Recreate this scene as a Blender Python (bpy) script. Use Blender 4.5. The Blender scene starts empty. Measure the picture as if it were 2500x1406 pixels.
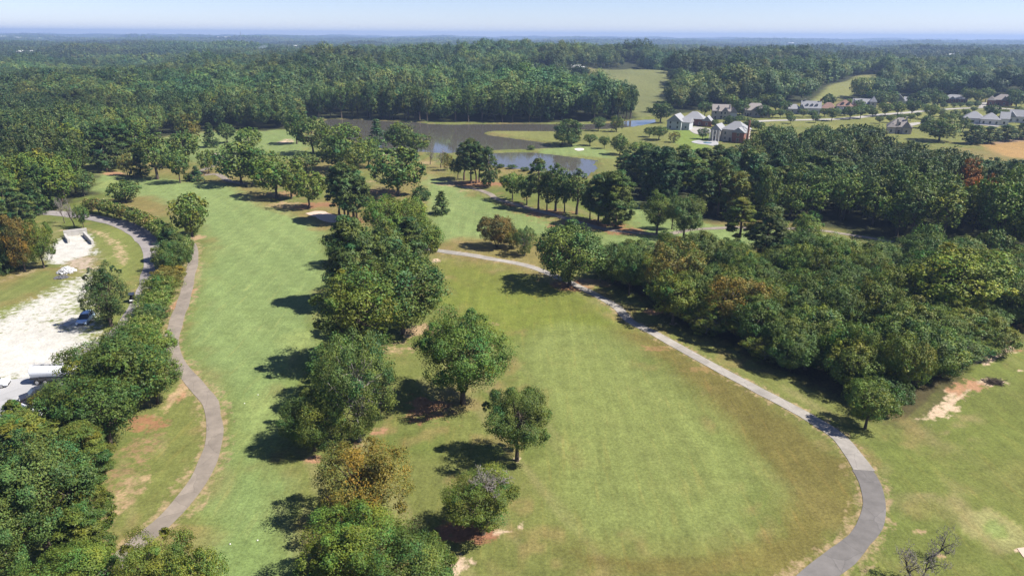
import bpy, bmesh, math, random
import numpy as np
from mathutils import Matrix, Vector

SC = bpy.context.scene
COL = SC.collection
RAD = math.radians
rng = np.random.default_rng(11)
random.seed(5)

# ------------------------------------------------------------------ camera
PW, PH, FPX = 2500.0, 1406.0, 2500.0 * 24.0 / 36.0
CAM_Z, PITCH, ROLL = 55.0, RAD(20.30), RAD(0.36)
cam_d = bpy.data.cameras.new('camera')
cam_d.lens, cam_d.sensor_width = 24.0, 36.0
cam_d.clip_start, cam_d.clip_end = 0.5, 60000.0
cam = bpy.data.objects.new('camera', cam_d)
COL.objects.link(cam)
ROT = (Matrix.Rotation(math.pi / 2 - PITCH, 3, 'X') @ Matrix.Rotation(ROLL, 3, 'Z'))
cam.matrix_world = Matrix.Translation((0, 0, CAM_Z)) @ ROT.to_4x4()
SC.camera = cam

# ------------------------------------------------------------------ light
SUN_EL, SUN_DIR_DEG = RAD(50.0), RAD(-8.0)      # sun stands to the right (+X), a touch behind the camera
world = bpy.data.worlds.new('World')
SC.world = world
world.use_nodes = True
wn = world.node_tree
for n in list(wn.nodes): wn.nodes.remove(n)
wo = wn.nodes.new('ShaderNodeOutputWorld')
bg = wn.nodes.new('ShaderNodeBackground')
sky = wn.nodes.new('ShaderNodeTexSky')
sky.sky_type = 'NISHITA'
sky.sun_disc = False
sky.sun_elevation = SUN_EL
sky.sun_rotation = math.pi / 2 - SUN_DIR_DEG
sky.altitude = 900
sky.air_density = 0.78
sky.dust_density = 0.15
sky.ozone_density = 3.5
bg.inputs['Strength'].default_value = 0.066
wt = wn.nodes.new('ShaderNodeVectorMath'); wt.operation = 'MULTIPLY'      # milky late-summer air: a little less green than the clear-sky model
wt.inputs[1].default_value = (1.04, 0.945, 1.03)
wn.links.new(sky.outputs[0], wt.inputs[0])
wn.links.new(wt.outputs[0], bg.inputs[0])
wn.links.new(bg.outputs[0], wo.inputs[0])
sun_d = bpy.data.lights.new('sun', 'SUN')
sun_d.energy = 5.0
sun_d.angle = RAD(0.5)
sun_d.color = (1.0, 0.94, 0.84)
sun = bpy.data.objects.new('sun', sun_d)
COL.objects.link(sun)
sdir = Vector((math.cos(SUN_DIR_DEG) * math.cos(SUN_EL), math.sin(SUN_DIR_DEG) * math.cos(SUN_EL), math.sin(SUN_EL)))
sun.rotation_euler = sdir.to_track_quat('Z', 'Y').to_euler()
sun.location = (60, -10, 120)

vs = SC.view_settings
vs.view_transform = 'Standard'
vs.look = 'None'
vs.exposure = 1.10
vs.gamma = 1.0
vs.use_curve_mapping = False
SC.render.engine = 'CYCLES'
cy = SC.cycles
HAZE_D = 1.5e-4
ALB = 0.72          # scales every surface colour together with the exposure above
cy.use_denoising = True
cy.max_bounces = 6
cy.diffuse_bounces = 3
cy.glossy_bounces = 2
cy.transmission_bounces = 4
cy.transparent_max_bounces = 4
cy.volume_bounces = 0
cy.caustics_reflective = False
cy.caustics_refractive = False
cy.use_adaptive_sampling = True
cy.adaptive_threshold = 0.015

# ------------------------------------------------------------------ small maths
def sstep(a, b, x):
    t = np.clip((x - a) / (b - a), 0, 1)
    return t * t * (3 - 2 * t)

def vnoise(x, y, scale, seed):
    """lattice value noise in 0..1"""
    x = np.asarray(x, float) / scale; y = np.asarray(y, float) / scale
    xi = np.floor(x).astype(np.int64); yi = np.floor(y).astype(np.int64)
    fx = x - xi; fy = y - yi
    fx = fx * fx * (3 - 2 * fx); fy = fy * fy * (3 - 2 * fy)
    def hsh(a, b):
        n = (a * 374761393 + b * 668265263 + seed * 1442695041) & 0x7fffffff
        n = ((n ^ (n >> 13)) * 1274126177) & 0x7fffffff
        n = (n ^ (n >> 16)) & 0xffff
        return n / 65535.0
    return (hsh(xi, yi) * (1 - fx) * (1 - fy) + hsh(xi + 1, yi) * fx * (1 - fy)
            + hsh(xi, yi + 1) * (1 - fx) * fy + hsh(xi + 1, yi + 1) * fx * fy)

def fbm(x, y, scale, seed, octs=3):
    v = 0; a = 0.5; t = 0
    for o in range(octs):
        v = v + a * vnoise(x, y, scale / 2 ** o, seed + o * 17); t += a; a *= 0.5
    return v / t

def poly_sd(x, y, poly, margin=60.0):
    """signed distance to a polygon (negative inside); far points get +margin"""
    x = np.asarray(x, float); y = np.asarray(y, float)
    P = np.asarray(poly, float)
    out = np.full(x.shape, margin)
    lo = P.min(0) - margin; hi = P.max(0) + margin
    m = (x > lo[0]) & (x < hi[0]) & (y > lo[1]) & (y < hi[1])
    if not m.any(): return out
    px = x[m]; py = y[m]
    d2 = np.full(px.shape, 1e18); ins = np.zeros(px.shape, bool)
    for i in range(len(P)):
        ax, ay = P[i]; bx, by = P[(i + 1) % len(P)]
        ex, ey = bx - ax, by - ay
        L = ex * ex + ey * ey + 1e-12
        t = np.clip(((px - ax) * ex + (py - ay) * ey) / L, 0, 1)
        dx = px - ax - t * ex; dy = py - ay - t * ey
        d2 = np.minimum(d2, dx * dx + dy * dy)
        c = ((ay > py) != (by > py)) & (px < (bx - ax) * (py - ay) / (by - ay + 1e-12) + ax)
        ins ^= c
    d = np.sqrt(d2)
    out[m] = np.minimum(np.where(ins, -d, d), margin)
    return out

def line_d(x, y, pts, margin=60.0):
    x = np.asarray(x, float); y = np.asarray(y, float)
    P = np.asarray(pts, float)
    out = np.full(x.shape, margin)
    lo = P.min(0) - margin; hi = P.max(0) + margin
    m = (x > lo[0]) & (x < hi[0]) & (y > lo[1]) & (y < hi[1])
    if not m.any(): return out
    px = x[m]; py = y[m]; d2 = np.full(px.shape, margin ** 2)
    for i in range(len(P) - 1):
        ax, ay = P[i]; ex, ey = P[i + 1] - P[i]
        t = np.clip(((px - ax) * ex + (py - ay) * ey) / (ex * ex + ey * ey + 1e-12), 0, 1)
        d2 = np.minimum(d2, (px - ax - t * ex) ** 2 + (py - ay - t * ey) ** 2)
    out[m] = np.sqrt(d2)
    return out

def ray(px, py):
    d = ROT @ Vector(((px - PW / 2) / FPX, -(py - PH / 2) / FPX, -1.0))
    return d

def flat(px, py, z=0.0):
    d = ray(px, py)
    t = (z - CAM_Z) / min(d.z, -1e-4)
    return (d.x * t, d.y * t)

def spline(pts, step=2.0, closed=False):
    """Catmull-Rom through 2-D points, resampled"""
    P = [np.array(p, float) for p in pts]; n = len(P); out = []
    rngi = range(n) if closed else range(n - 1)
    for i in rngi:
        p1 = P[i]; p2 = P[(i + 1) % n]
        p0 = P[(i - 1) % n] if closed else P[max(i - 1, 0)]
        p3 = P[(i + 2) % n] if closed else P[min(i + 2, n - 1)]
        k = max(2, int(np.linalg.norm(p2 - p1) / step))
        for j in range(k):
            t = j / k
            out.append(0.5 * ((2 * p1) + (p2 - p0) * t + (2 * p0 - 5 * p1 + 4 * p2 - p3) * t * t + (3 * p1 - p0 - 3 * p2 + p3) * t ** 3))
    if not closed: out.append(P[-1])
    return np.array(out)

# ------------------------------------------------------------------ water outlines (photo pixels -> world, at water level)
WATER_Z = -0.7
LAKE = [flat(a, b, WATER_Z) for a, b in [
    (800, 291), (880, 293), (960, 297), (1020, 299), (1045, 303), (1110, 304), (1200, 303), (1300, 303), (1380, 304), (1440, 303), (1500, 300),
    (1540, 294), (1600, 291), (1604, 298), (1570, 306), (1540, 311), (1480, 316), (1400, 319), (1360, 322), (1280, 321.5), (1200, 321),
    (1180, 325), (1190, 330), (1250, 338), (1310, 346), (1345, 353), (1375, 362), (1330, 363), (1290, 365), (1230, 367), (1180, 369.5),
    (1095, 374), (1040, 373), (960, 372), (930, 362), (880, 350), (850, 340), (800, 325), (770, 310)]]
POND = [flat(a, b, WATER_Z) for a, b in [
    (1165, 378), (1215, 373.5), (1260, 372), (1300, 373), (1350, 378), (1400, 385), (1456, 392), (1452, 405), (1442, 438), (1400, 432),
    (1330, 420), (1260, 413), (1210, 405), (1175, 392)]]
YARD_FLAT = [flat(a, b) for a, b in [(-700, 500), (120, 510), (300, 535), (390, 600), (360, 760), (250, 860), (180, 1040), (0, 1120), (-700, 1250)]]

_hr = np.random.default_rng(3)
_bump = [(a, 2 * math.pi / w * math.cos(t), 2 * math.pi / w * math.sin(t), p) for a, w, t, p in
         zip([.16, .13, .11, .09, .07], [46, 37, 29, 23, 17], _hr.uniform(0, 6.28, 5), _hr.uniform(0, 6.28, 5))]
_hill = [(a, 2 * math.pi / w * math.cos(t), 2 * math.pi / w * math.sin(t), p) for a, w, t, p in
         zip([6, 5, 4, 3.2, 2.4], [2100, 1500, 1050, 760, 520], _hr.uniform(0, 6.28, 5), _hr.uniform(0, 6.28, 5))]

HILLS = [(-20, 1000, 11, 420, 330), (150, 1050, 5, 260, 260), (520, 1150, 9, 330, 300), (-650, 1150, -7, 330, 400), (-900, 2000, 10, 500, 400), (300, 2100, 9, 900, 350), (1500, 2000, 8, 600, 400)]
def height(x, y):
    x = np.asarray(x, float); y = np.asarray(y, float)
    b = sum(a * np.sin(kx * x + ky * y + p) for a, kx, ky, p in _bump)
    h = b * (1 - sstep(260, 420, y)) * (0.12 + 0.88 * sstep(-6, 10, poly_sd(x, y, YARD_FLAT, 30)))
    g = sum(a * np.sin(kx * x + ky * y + p) for a, kx, ky, p in _hill)
    h = h + g * sstep(700, 2200, y) * (0.7 + 0.9 * sstep(3000, 9000, y)) - 6 * sstep(1200, 3000, y)
    mid = 3.2 * np.sin(x / 61 + 1.3 * np.sin(y / 140)) + 3.4 * np.sin(y / 47 + x / 150 + 2) + 2.2 * np.sin((x - y) / 38)
    h = h + mid * sstep(520, 760, y) * (1 - .6 * sstep(1800, 3500, y))
    for cx, cy_, a, sx, sy in HILLS: h = h + a * np.exp(-((x - cx) / sx) ** 2 - ((y - cy_) / sy) ** 2) * sstep(470, 640, y)
    sd = np.minimum(poly_sd(x, y, LAKE, 20), poly_sd(x, y, POND, 20))
    h = h - 1.4 * sstep(2.6, -2.6, sd)
    return h

def hz(x, y): return float(height(np.array([x]), np.array([y]))[0])

_SY = np.concatenate([np.linspace(20, 470, 226), 470 * (13500 / 470) ** np.linspace(0, 1, 1400)[1:]])
def G(px, py):
    """photo pixel -> first point of the ground along its line of sight"""
    d = ray(px, py)
    if py > 310:
        z = 0.0
        for _ in range(4):
            x, y = flat(px, py, z)
            z = hz(x, y)
        return Vector((x, y, z))
    xs = d.x / d.y * _SY; zs = CAM_Z + d.z / d.y * _SY; hs = height(xs, _SY)
    k = np.nonzero(zs < hs)[0]
    if not len(k): return Vector((xs[-1], _SY[-1], hs[-1]))
    i = max(k[0], 1); a = zs[i - 1] - hs[i - 1]; b = hs[i] - zs[i]; t = a / (a + b + 1e-9)
    y = _SY[i - 1] + (_SY[i] - _SY[i - 1]) * t
    x = d.x / d.y * y
    return Vector((x, y, hz(x, y)))

def mpp(p):
    """metres per photo pixel at point p"""
    return (ROT.transposed() @ (Vector(p) - Vector((0, 0, CAM_Z)))).z * -1 / FPX

def height_at(p, px, py):
    """height above p's ground of the point that shows at pixel row py in the upright plane through p"""
    d = ray(px, py)
    t = p.y / d.y
    return CAM_Z + d.z * t - p.z

# ------------------------------------------------------------------ mesh helpers
def link(name, me, parent=None):
    o = bpy.data.objects.new(name, me)
    COL.objects.link(o)
    if parent: o.parent = parent
    return o

def tag(o, label=None, cat=None, group=None, kind=None):
    if label: o['label'] = label
    if cat: o['category'] = cat
    if group: o['group'] = group
    if kind: o['kind'] = kind
    return o

def thing(name, label, cat, loc=(0, 0, 0), rz=0.0, group=None):
    o = bpy.data.objects.new(name, None)
    o.empty_display_size = 0.3
    COL.objects.link(o)
    o.location = loc; o.rotation_euler = (0, 0, rz)
    return tag(o, label, cat, group)

def fast_mesh(name, V, faces4=None, faces3=None, mats=(), smooth=False):
    V = np.asarray(V, np.float32)
    me = bpy.data.meshes.new(name)
    n4 = 0 if faces4 is None else len(faces4); n3 = 0 if faces3 is None else len(faces3)
    me.vertices.add(len(V)); me.vertices.foreach_set('co', V.ravel())
    idx = []
    if n4: idx.append(np.asarray(faces4, np.int32).ravel())
    if n3: idx.append(np.asarray(faces3, np.int32).ravel())
    idx = np.concatenate(idx)
    me.loops.add(len(idx)); me.loops.foreach_set('vertex_index', idx)
    me.polygons.add(n4 + n3)
    st = np.concatenate([np.arange(n4) * 4, n4 * 4 + np.arange(n3) * 3]).astype(np.int32)
    me.polygons.foreach_set('loop_start', st)
    try:
        me.polygons.foreach_set('loop_total', np.concatenate([np.full(n4, 4), np.full(n3, 3)]).astype(np.int32))
    except Exception: pass
    me.polygons.foreach_set('use_smooth', np.full(n4 + n3, smooth))
    me.update(calc_edges=True)
    for m in mats: me.materials.append(m)
    return me

def col_attr(me, name, C):
    a = me.attributes.new(name, 'FLOAT_COLOR', 'POINT')
    C = np.asarray(C, np.float32)
    if C.shape[1] == 3: C = np.concatenate([C, np.ones((len(C), 1), np.float32)], 1)
    a.data.foreach_set('color', C.ravel())

class MB:
    """collects boxes, prisms, tubes and lathes, builds ONE mesh object"""
    def __init__(s): s.v = []; s.f = []
    def add(s, vs, fs):
        b = len(s.v); s.v += [tuple(v) for v in vs]; s.f += [tuple(i + b for i in f) for f in fs]
        return s
    def box(s, c, d, rz=0.0, taper=1.0):
        cx, cy_, cz = c; dx, dy, dz = d[0] / 2, d[1] / 2, d[2] / 2
        ca, sa = math.cos(rz), math.sin(rz); vs = []
        for z, t in ((-dz, 1.0), (dz, taper)):
            for x, y in ((-dx, -dy), (dx, -dy), (dx, dy), (-dx, dy)):
                x *= t; y *= t
                vs.append((cx + x * ca - y * sa, cy_ + x * sa + y * ca, cz + z))
        return s.add(vs, [(3, 2, 1, 0), (4, 5, 6, 7), (0, 1, 5, 4), (1, 2, 6, 5), (2, 3, 7, 6), (3, 0, 4, 7)])
    def prism(s, pts, y0, y1):
        """profile in x-z extruded along y"""
        n = len(pts)
        vs = [(x, y0, z) for x, z in pts] + [(x, y1, z) for x, z in pts]
        fs = [tuple(range(n)), tuple(range(2 * n - 1, n - 1, -1))]
        fs += [(i, i + n, (i + 1) % n + n, (i + 1) % n) for i in range(n)]
        return s.add(vs, fs)
    def tube(s, p0, p1, r0, r1, n=8, caps=True):
        p0 = Vector(p0); p1 = Vector(p1); q = (p1 - p0).to_track_quat('Z', 'Y'); vs = []
        for p, r in ((p0, r0), (p1, r1)):
            for i in range(n):
                a = 2 * math.pi * i / n
                vs.append(p + q @ Vector((r * math.cos(a), r * math.sin(a), 0)))
        fs = [(i, (i + 1) % n, (i + 1) % n + n, i + n) for i in range(n)]
        if caps: fs += [tuple(range(n - 1, -1, -1)), tuple(range(n, 2 * n))]
        return s.add(vs, fs)
    def path(s, pts, rad, n=6):
        for i in range(len(pts) - 1): s.tube(pts[i], pts[i + 1], rad[i], rad[i + 1], n, caps=(i == len(pts) - 2))
        return s
    def mesh(s, name, mat, smooth=False):
        me = bpy.data.meshes.new(name)
        me.from_pydata(s.v, [], s.f)
        bm = bmesh.new(); bm.from_mesh(me)
        bmesh.ops.recalc_face_normals(bm, faces=bm.faces)
        bm.to_mesh(me); bm.free()
        if smooth: me.polygons.foreach_set('use_smooth', [True] * len(me.polygons))
        me.materials.append(mat)
        return me
    def build(s, name, mat, parent=None, smooth=False, bevel=0.0):
        o = link(name, s.mesh(name, mat, smooth), parent)
        if bevel:
            m = o.modifiers.new('bevel', 'BEVEL'); m.width = bevel; m.segments = 2; m.limit_method = 'ANGLE'
        return o

# ------------------------------------------------------------------ materials
def new_mat(name):
    m = bpy.data.materials.new(name); m.use_nodes = True
    nt = m.node_tree
    for n in list(nt.nodes): nt.nodes.remove(n)
    out = nt.nodes.new('ShaderNodeOutputMaterial')
    return m, nt, out

def N(nt, typ, **kw):
    n = nt.nodes.new(typ)
    for k, v in kw.items():
        if k in n.inputs.keys() if hasattr(n.inputs, 'keys') else False: n.inputs[k].default_value = v
        else: setattr(n, k, v)
    return n

def rough_mat(name, base, rough=0.85, var=0.18, scale=1.5, bump=0.2, spec=0.3, bscale=None, metallic=0.0):
    m, nt, out = new_mat(name)
    p = nt.nodes.new('ShaderNodeBsdfPrincipled')
    p.inputs['Roughness'].default_value = rough
    p.inputs['Specular IOR Level'].default_value = spec
    p.inputs['Metallic'].default_value = metallic
    tc = nt.nodes.new('ShaderNodeTexCoord')
    nz = nt.nodes.new('ShaderNodeTexNoise')
    nz.inputs['Scale'].default_value = scale; nz.inputs['Detail'].default_value = 6; nz.inputs['Roughness'].default_value = 0.65
    nt.links.new(tc.outputs['Object'], nz.inputs['Vector'])
    mr = nt.nodes.new('ShaderNodeMapRange')
    mr.inputs['To Min'].default_value = 1 - var * 1.6; mr.inputs['To Max'].default_value = 1 + var * 1.6
    nt.links.new(nz.outputs['Fac'], mr.inputs['Value'])
    vm = nt.nodes.new('ShaderNodeVectorMath'); vm.operation = 'SCALE'
    vm.inputs[0].default_value = tuple(c * ALB for c in base)
    nt.links.new(mr.outputs[0], vm.inputs['Scale'])
    nt.links.new(vm.outputs[0], p.inputs['Base Color'])
    if name in ('concrete', 'asphalt', 'path_tan', 'road_grey', 'lot_concrete'):          # cracks, patched bays and stains
        vo = nt.nodes.new('ShaderNodeTexVoronoi'); vo.feature = 'DISTANCE_TO_EDGE'; vo.inputs['Scale'].default_value = .22
        ds = nt.nodes.new('ShaderNodeVectorMath'); ds.operation = 'ADD'
        n3 = nt.nodes.new('ShaderNodeTexNoise'); n3.inputs['Scale'].default_value = .5; nt.links.new(tc.outputs['Object'], n3.inputs['Vector'])
        nt.links.new(tc.outputs['Object'], ds.inputs[0]); nt.links.new(n3.outputs['Color'], ds.inputs[1]); nt.links.new(ds.outputs[0], vo.inputs['Vector'])
        cr = nt.nodes.new('ShaderNodeMapRange'); cr.inputs['From Max'].default_value = .012; cr.inputs['To Min'].default_value = .76; cr.inputs['To Max'].default_value = 1.0
        nt.links.new(vo.outputs['Distance'], cr.inputs['Value'])
        vc = nt.nodes.new('ShaderNodeTexVoronoi'); vc.inputs['Scale'].default_value = .22; nt.links.new(ds.outputs[0], vc.inputs['Vector'])
        pr_ = nt.nodes.new('ShaderNodeSeparateColor'); nt.links.new(vc.outputs['Color'], pr_.inputs[0])
        bay = nt.nodes.new('ShaderNodeMapRange'); bay.inputs['To Min'].default_value = .88; bay.inputs['To Max'].default_value = 1.10; nt.links.new(pr_.outputs[0], bay.inputs['Value'])
        k1 = nt.nodes.new('ShaderNodeMath'); k1.operation = 'MULTIPLY'; nt.links.new(cr.outputs[0], k1.inputs[0]); nt.links.new(bay.outputs[0], k1.inputs[1])
        k2 = nt.nodes.new('ShaderNodeMath'); k2.operation = 'MULTIPLY'; nt.links.new(k1.outputs[0], k2.inputs[0]); nt.links.new(mr.outputs[0], k2.inputs[1])
        nt.links.new(k2.outputs[0], vm.inputs['Scale'])
    if bump:
        n2 = nt.nodes.new('ShaderNodeTexNoise'); n2.inputs['Scale'].default_value = bscale or scale * 6; n2.inputs['Detail'].default_value = 4
        nt.links.new(tc.outputs['Object'], n2.inputs['Vector'])
        bp = nt.nodes.new('ShaderNodeBump'); bp.inputs['Strength'].default_value = bump; bp.inputs['Distance'].default_value = 0.05
        nt.links.new(n2.outputs['Fac'], bp.inputs['Height'])
        nt.links.new(bp.outputs[0], p.inputs['Normal'])
    nt.links.new(p.outputs[0], out.inputs['Surface'])
    return m

def leaf_mat(name, base, wide=False, trans=0.16):
    m, nt, out = new_mat(name)
    at = nt.nodes.new('ShaderNodeAttribute'); at.attribute_name = 'lc'
    oi = nt.nodes.new('ShaderNodeObjectInfo')
    v1 = nt.nodes.new('ShaderNodeVectorMath'); v1.operation = 'MULTIPLY'
    v1.inputs[1].default_value = tuple(c * ALB for c in base)
    nt.links.new(at.outputs['Color'], v1.inputs[0])
    v2 = nt.nodes.new('ShaderNodeVectorMath'); v2.operation = 'MULTIPLY'
    nt.links.new(v1.outputs[0], v2.inputs[0])
    if wide:
        rp = nt.nodes.new('ShaderNodeValToRGB')
        e = rp.color_ramp.elements
        e[0].position = 0.0; e[0].color = (0.62, 0.72, 0.66, 1)
        e[1].position = 1.0; e[1].color = (1.45, 1.3, 0.8, 1)
        for pos, c in ((0.3, (0.85, 0.95, 0.9)), (0.6, (1.05, 1.05, 1.0)), (0.8, (1.18, 1.12, 0.95)), (0.93, (1.3, 1.28, 0.85)), (0.97, (1.35, 1.12, 0.9))):
            k = e.new(pos); k.color = (*c, 1)
        nt.links.new(oi.outputs['Random'], rp.inputs[0])
        ia = nt.nodes.new('ShaderNodeAttribute'); ia.attribute_type = 'INSTANCER'; ia.attribute_name = 'tone'
        v4 = nt.nodes.new('ShaderNodeVectorMath'); v4.operation = 'MULTIPLY'
        nt.links.new(rp.outputs[0], v4.inputs[0]); nt.links.new(ia.outputs['Vector'], v4.inputs[1])
        nt.links.new(v4.outputs[0], v2.inputs[1])
    else:
        nt.links.new(oi.outputs['Color'], v2.inputs[1])
    d = nt.nodes.new('ShaderNodeBsdfPrincipled')
    d.inputs['Roughness'].default_value = 0.55
    d.inputs['Specular IOR Level'].default_value = 0.22
    t = nt.nodes.new('ShaderNodeBsdfTranslucent')
    mx = nt.nodes.new('ShaderNodeMixShader'); mx.inputs[0].default_value = trans
    v3 = nt.nodes.new('ShaderNodeVectorMath'); v3.operation = 'MULTIPLY'
    v3.inputs[1].default_value = (1.25, 1.3, 0.6)
    nt.links.new(v2.outputs[0], v3.inputs[0])
    nt.links.new(v2.outputs[0], d.inputs['Base Color'])
    nt.links.new(v3.outputs[0], t.inputs['Color'])
    nt.links.new(d.outputs[0], mx.inputs[1]); nt.links.new(t.outputs[0], mx.inputs[2])
    nt.links.new(mx.outputs[0], out.inputs['Surface'])
    return m

M = {}
M['leaf'] = leaf_mat('leaf', (0.102, 0.160, 0.032))
M['needle'] = leaf_mat('needle', (0.084, 0.126, 0.030), trans=0.10)
M['forest_leaf'] = leaf_mat('forest_leaf', (0.096, 0.148, 0.044), wide=True, trans=0.12)
M['bark'] = rough_mat('bark', (0.11, 0.085, 0.065), 0.95, 0.3, 3.0, 0.5)
M['pale_bark'] = rough_mat('pale_bark', (0.30, 0.27, 0.25), 0.95, 0.3, 3.0, 0.5)
M['pine_bark'] = rough_mat('pine_bark', (0.16, 0.10, 0.075), 0.95, 0.3, 3.0, 0.5)
M['concrete'] = rough_mat('concrete', (0.345, 0.32, 0.29), 0.9, 0.30, 0.5, 0.15)
M['asphalt'] = rough_mat('asphalt', (0.182, 0.170, 0.164), 0.9, 0.30, 0.5, 0.2)
M['path_tan'] = rough_mat('path_tan', (0.262, 0.224, 0.188), 0.9, 0.32, 0.5, 0.2)
M['road_grey'] = rough_mat('road_grey', (0.29, 0.265, 0.26), 0.9, 0.28, 0.5, 0.2)
M['pale_concrete'] = rough_mat('pale_concrete', (0.40, 0.38, 0.35), 0.9, 0.12, 0.3, 0.1)
M['lot_concrete'] = rough_mat('lot_concrete', (0.40, 0.40, 0.41), 0.9, 0.10, 0.25, 0.15)
M['sand'] = rough_mat('sand', (0.62, 0.47, 0.38), 0.95, 0.12, 0.8, 0.3)
M['white_sand'] = rough_mat('white_sand', (0.72, 0.68, 0.60), 0.95, 0.1, 0.8, 0.3)
M['white_rock'] = rough_mat('white_rock', (0.55, 0.55, 0.56), 0.95, 0.3, 2.5, 0.4)
M['block'] = rough_mat('block', (0.52, 0.50, 0.47), 0.92, 0.15, 1.2, 0.3)
# ------------------------------------------------------------------ where things are open: outlines in photo pixels
def W2(pts): return [tuple(G(a, b)[:2]) for a, b in pts]
OPEN = W2([(-900, 1600), (-900, 620), (-200, 575), (0, 548), (100, 524), (160, 500), (235, 474), (238, 428), (170, 404), (215, 388), (300, 378),
           (330, 352), (395, 336), (440, 328), (520, 320), (570, 318), (640, 320), (700, 316), (735, 303), (790, 291), (830, 290),
           (960, 295), (1015, 296.5), (1110, 299), (1210, 301), (1300, 302), (1500, 299), (1556, 294), (1560, 288), (1545, 274), (1520, 256), (1470, 243), (1440, 236), (1440, 169),
           (1550, 168), (1632, 174), (1622, 245), (1606, 278), (1625, 284), (1690, 274), (1745, 264), (1812, 262), (1900, 262),
           (1930, 257), (2000, 250), (2080, 246), (2145, 247), (2185, 252), (2215, 238), (2310, 238), (2360, 238), (2415, 240), (2470, 240),
           (2600, 245), (2900, 262), (2900, 400), (2600, 470), (2400, 455), (2250, 430), (2170, 402), (2140, 372), (1860, 372), (1800, 405),
           (1745, 452), (1690, 448), (1600, 425), (1500, 428), (1458, 440), (1480, 455), (1560, 500), (1600, 512), (1700, 540), (1900, 545),
           (2000, 552), (2150, 586), (2300, 602), (2500, 640), (2900, 720), (2900, 1600)])
FIELD2 = W2([(1980, 246), (2020, 212), (2088, 186), (2156, 182), (2153, 211), (2081, 234), (2010, 252)])
FIELD3 = W2([(2392, 353), (2440, 345), (2500, 334), (2900, 315), (2900, 400), (2500, 388), (2445, 380)])
CLEAR = [FIELD2, W2([(1380, 200), (1445, 200), (1445, 166), (1385, 166)]), W2([(1215, 205), (1340, 202), (1345, 178), (1250, 178)]),
         W2([(70, 136), (125, 131), (125, 138), (75, 142)])]
THICKET = W2([(1466, 668), (1505, 695), (1570, 730), (1640, 785), (1700, 815), (1800, 850), (1900, 905), (2040, 972), (2120, 1015), (2215, 1040),
              (2265, 1000), (2345, 895), (2440, 850), (2490, 825), (2600, 800), (2600, 640), (2480, 640), (2380, 625), (2250, 640),
              (2100, 640), (1960, 650), (1850, 648), (1700, 640), (1560, 640)])

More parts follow.
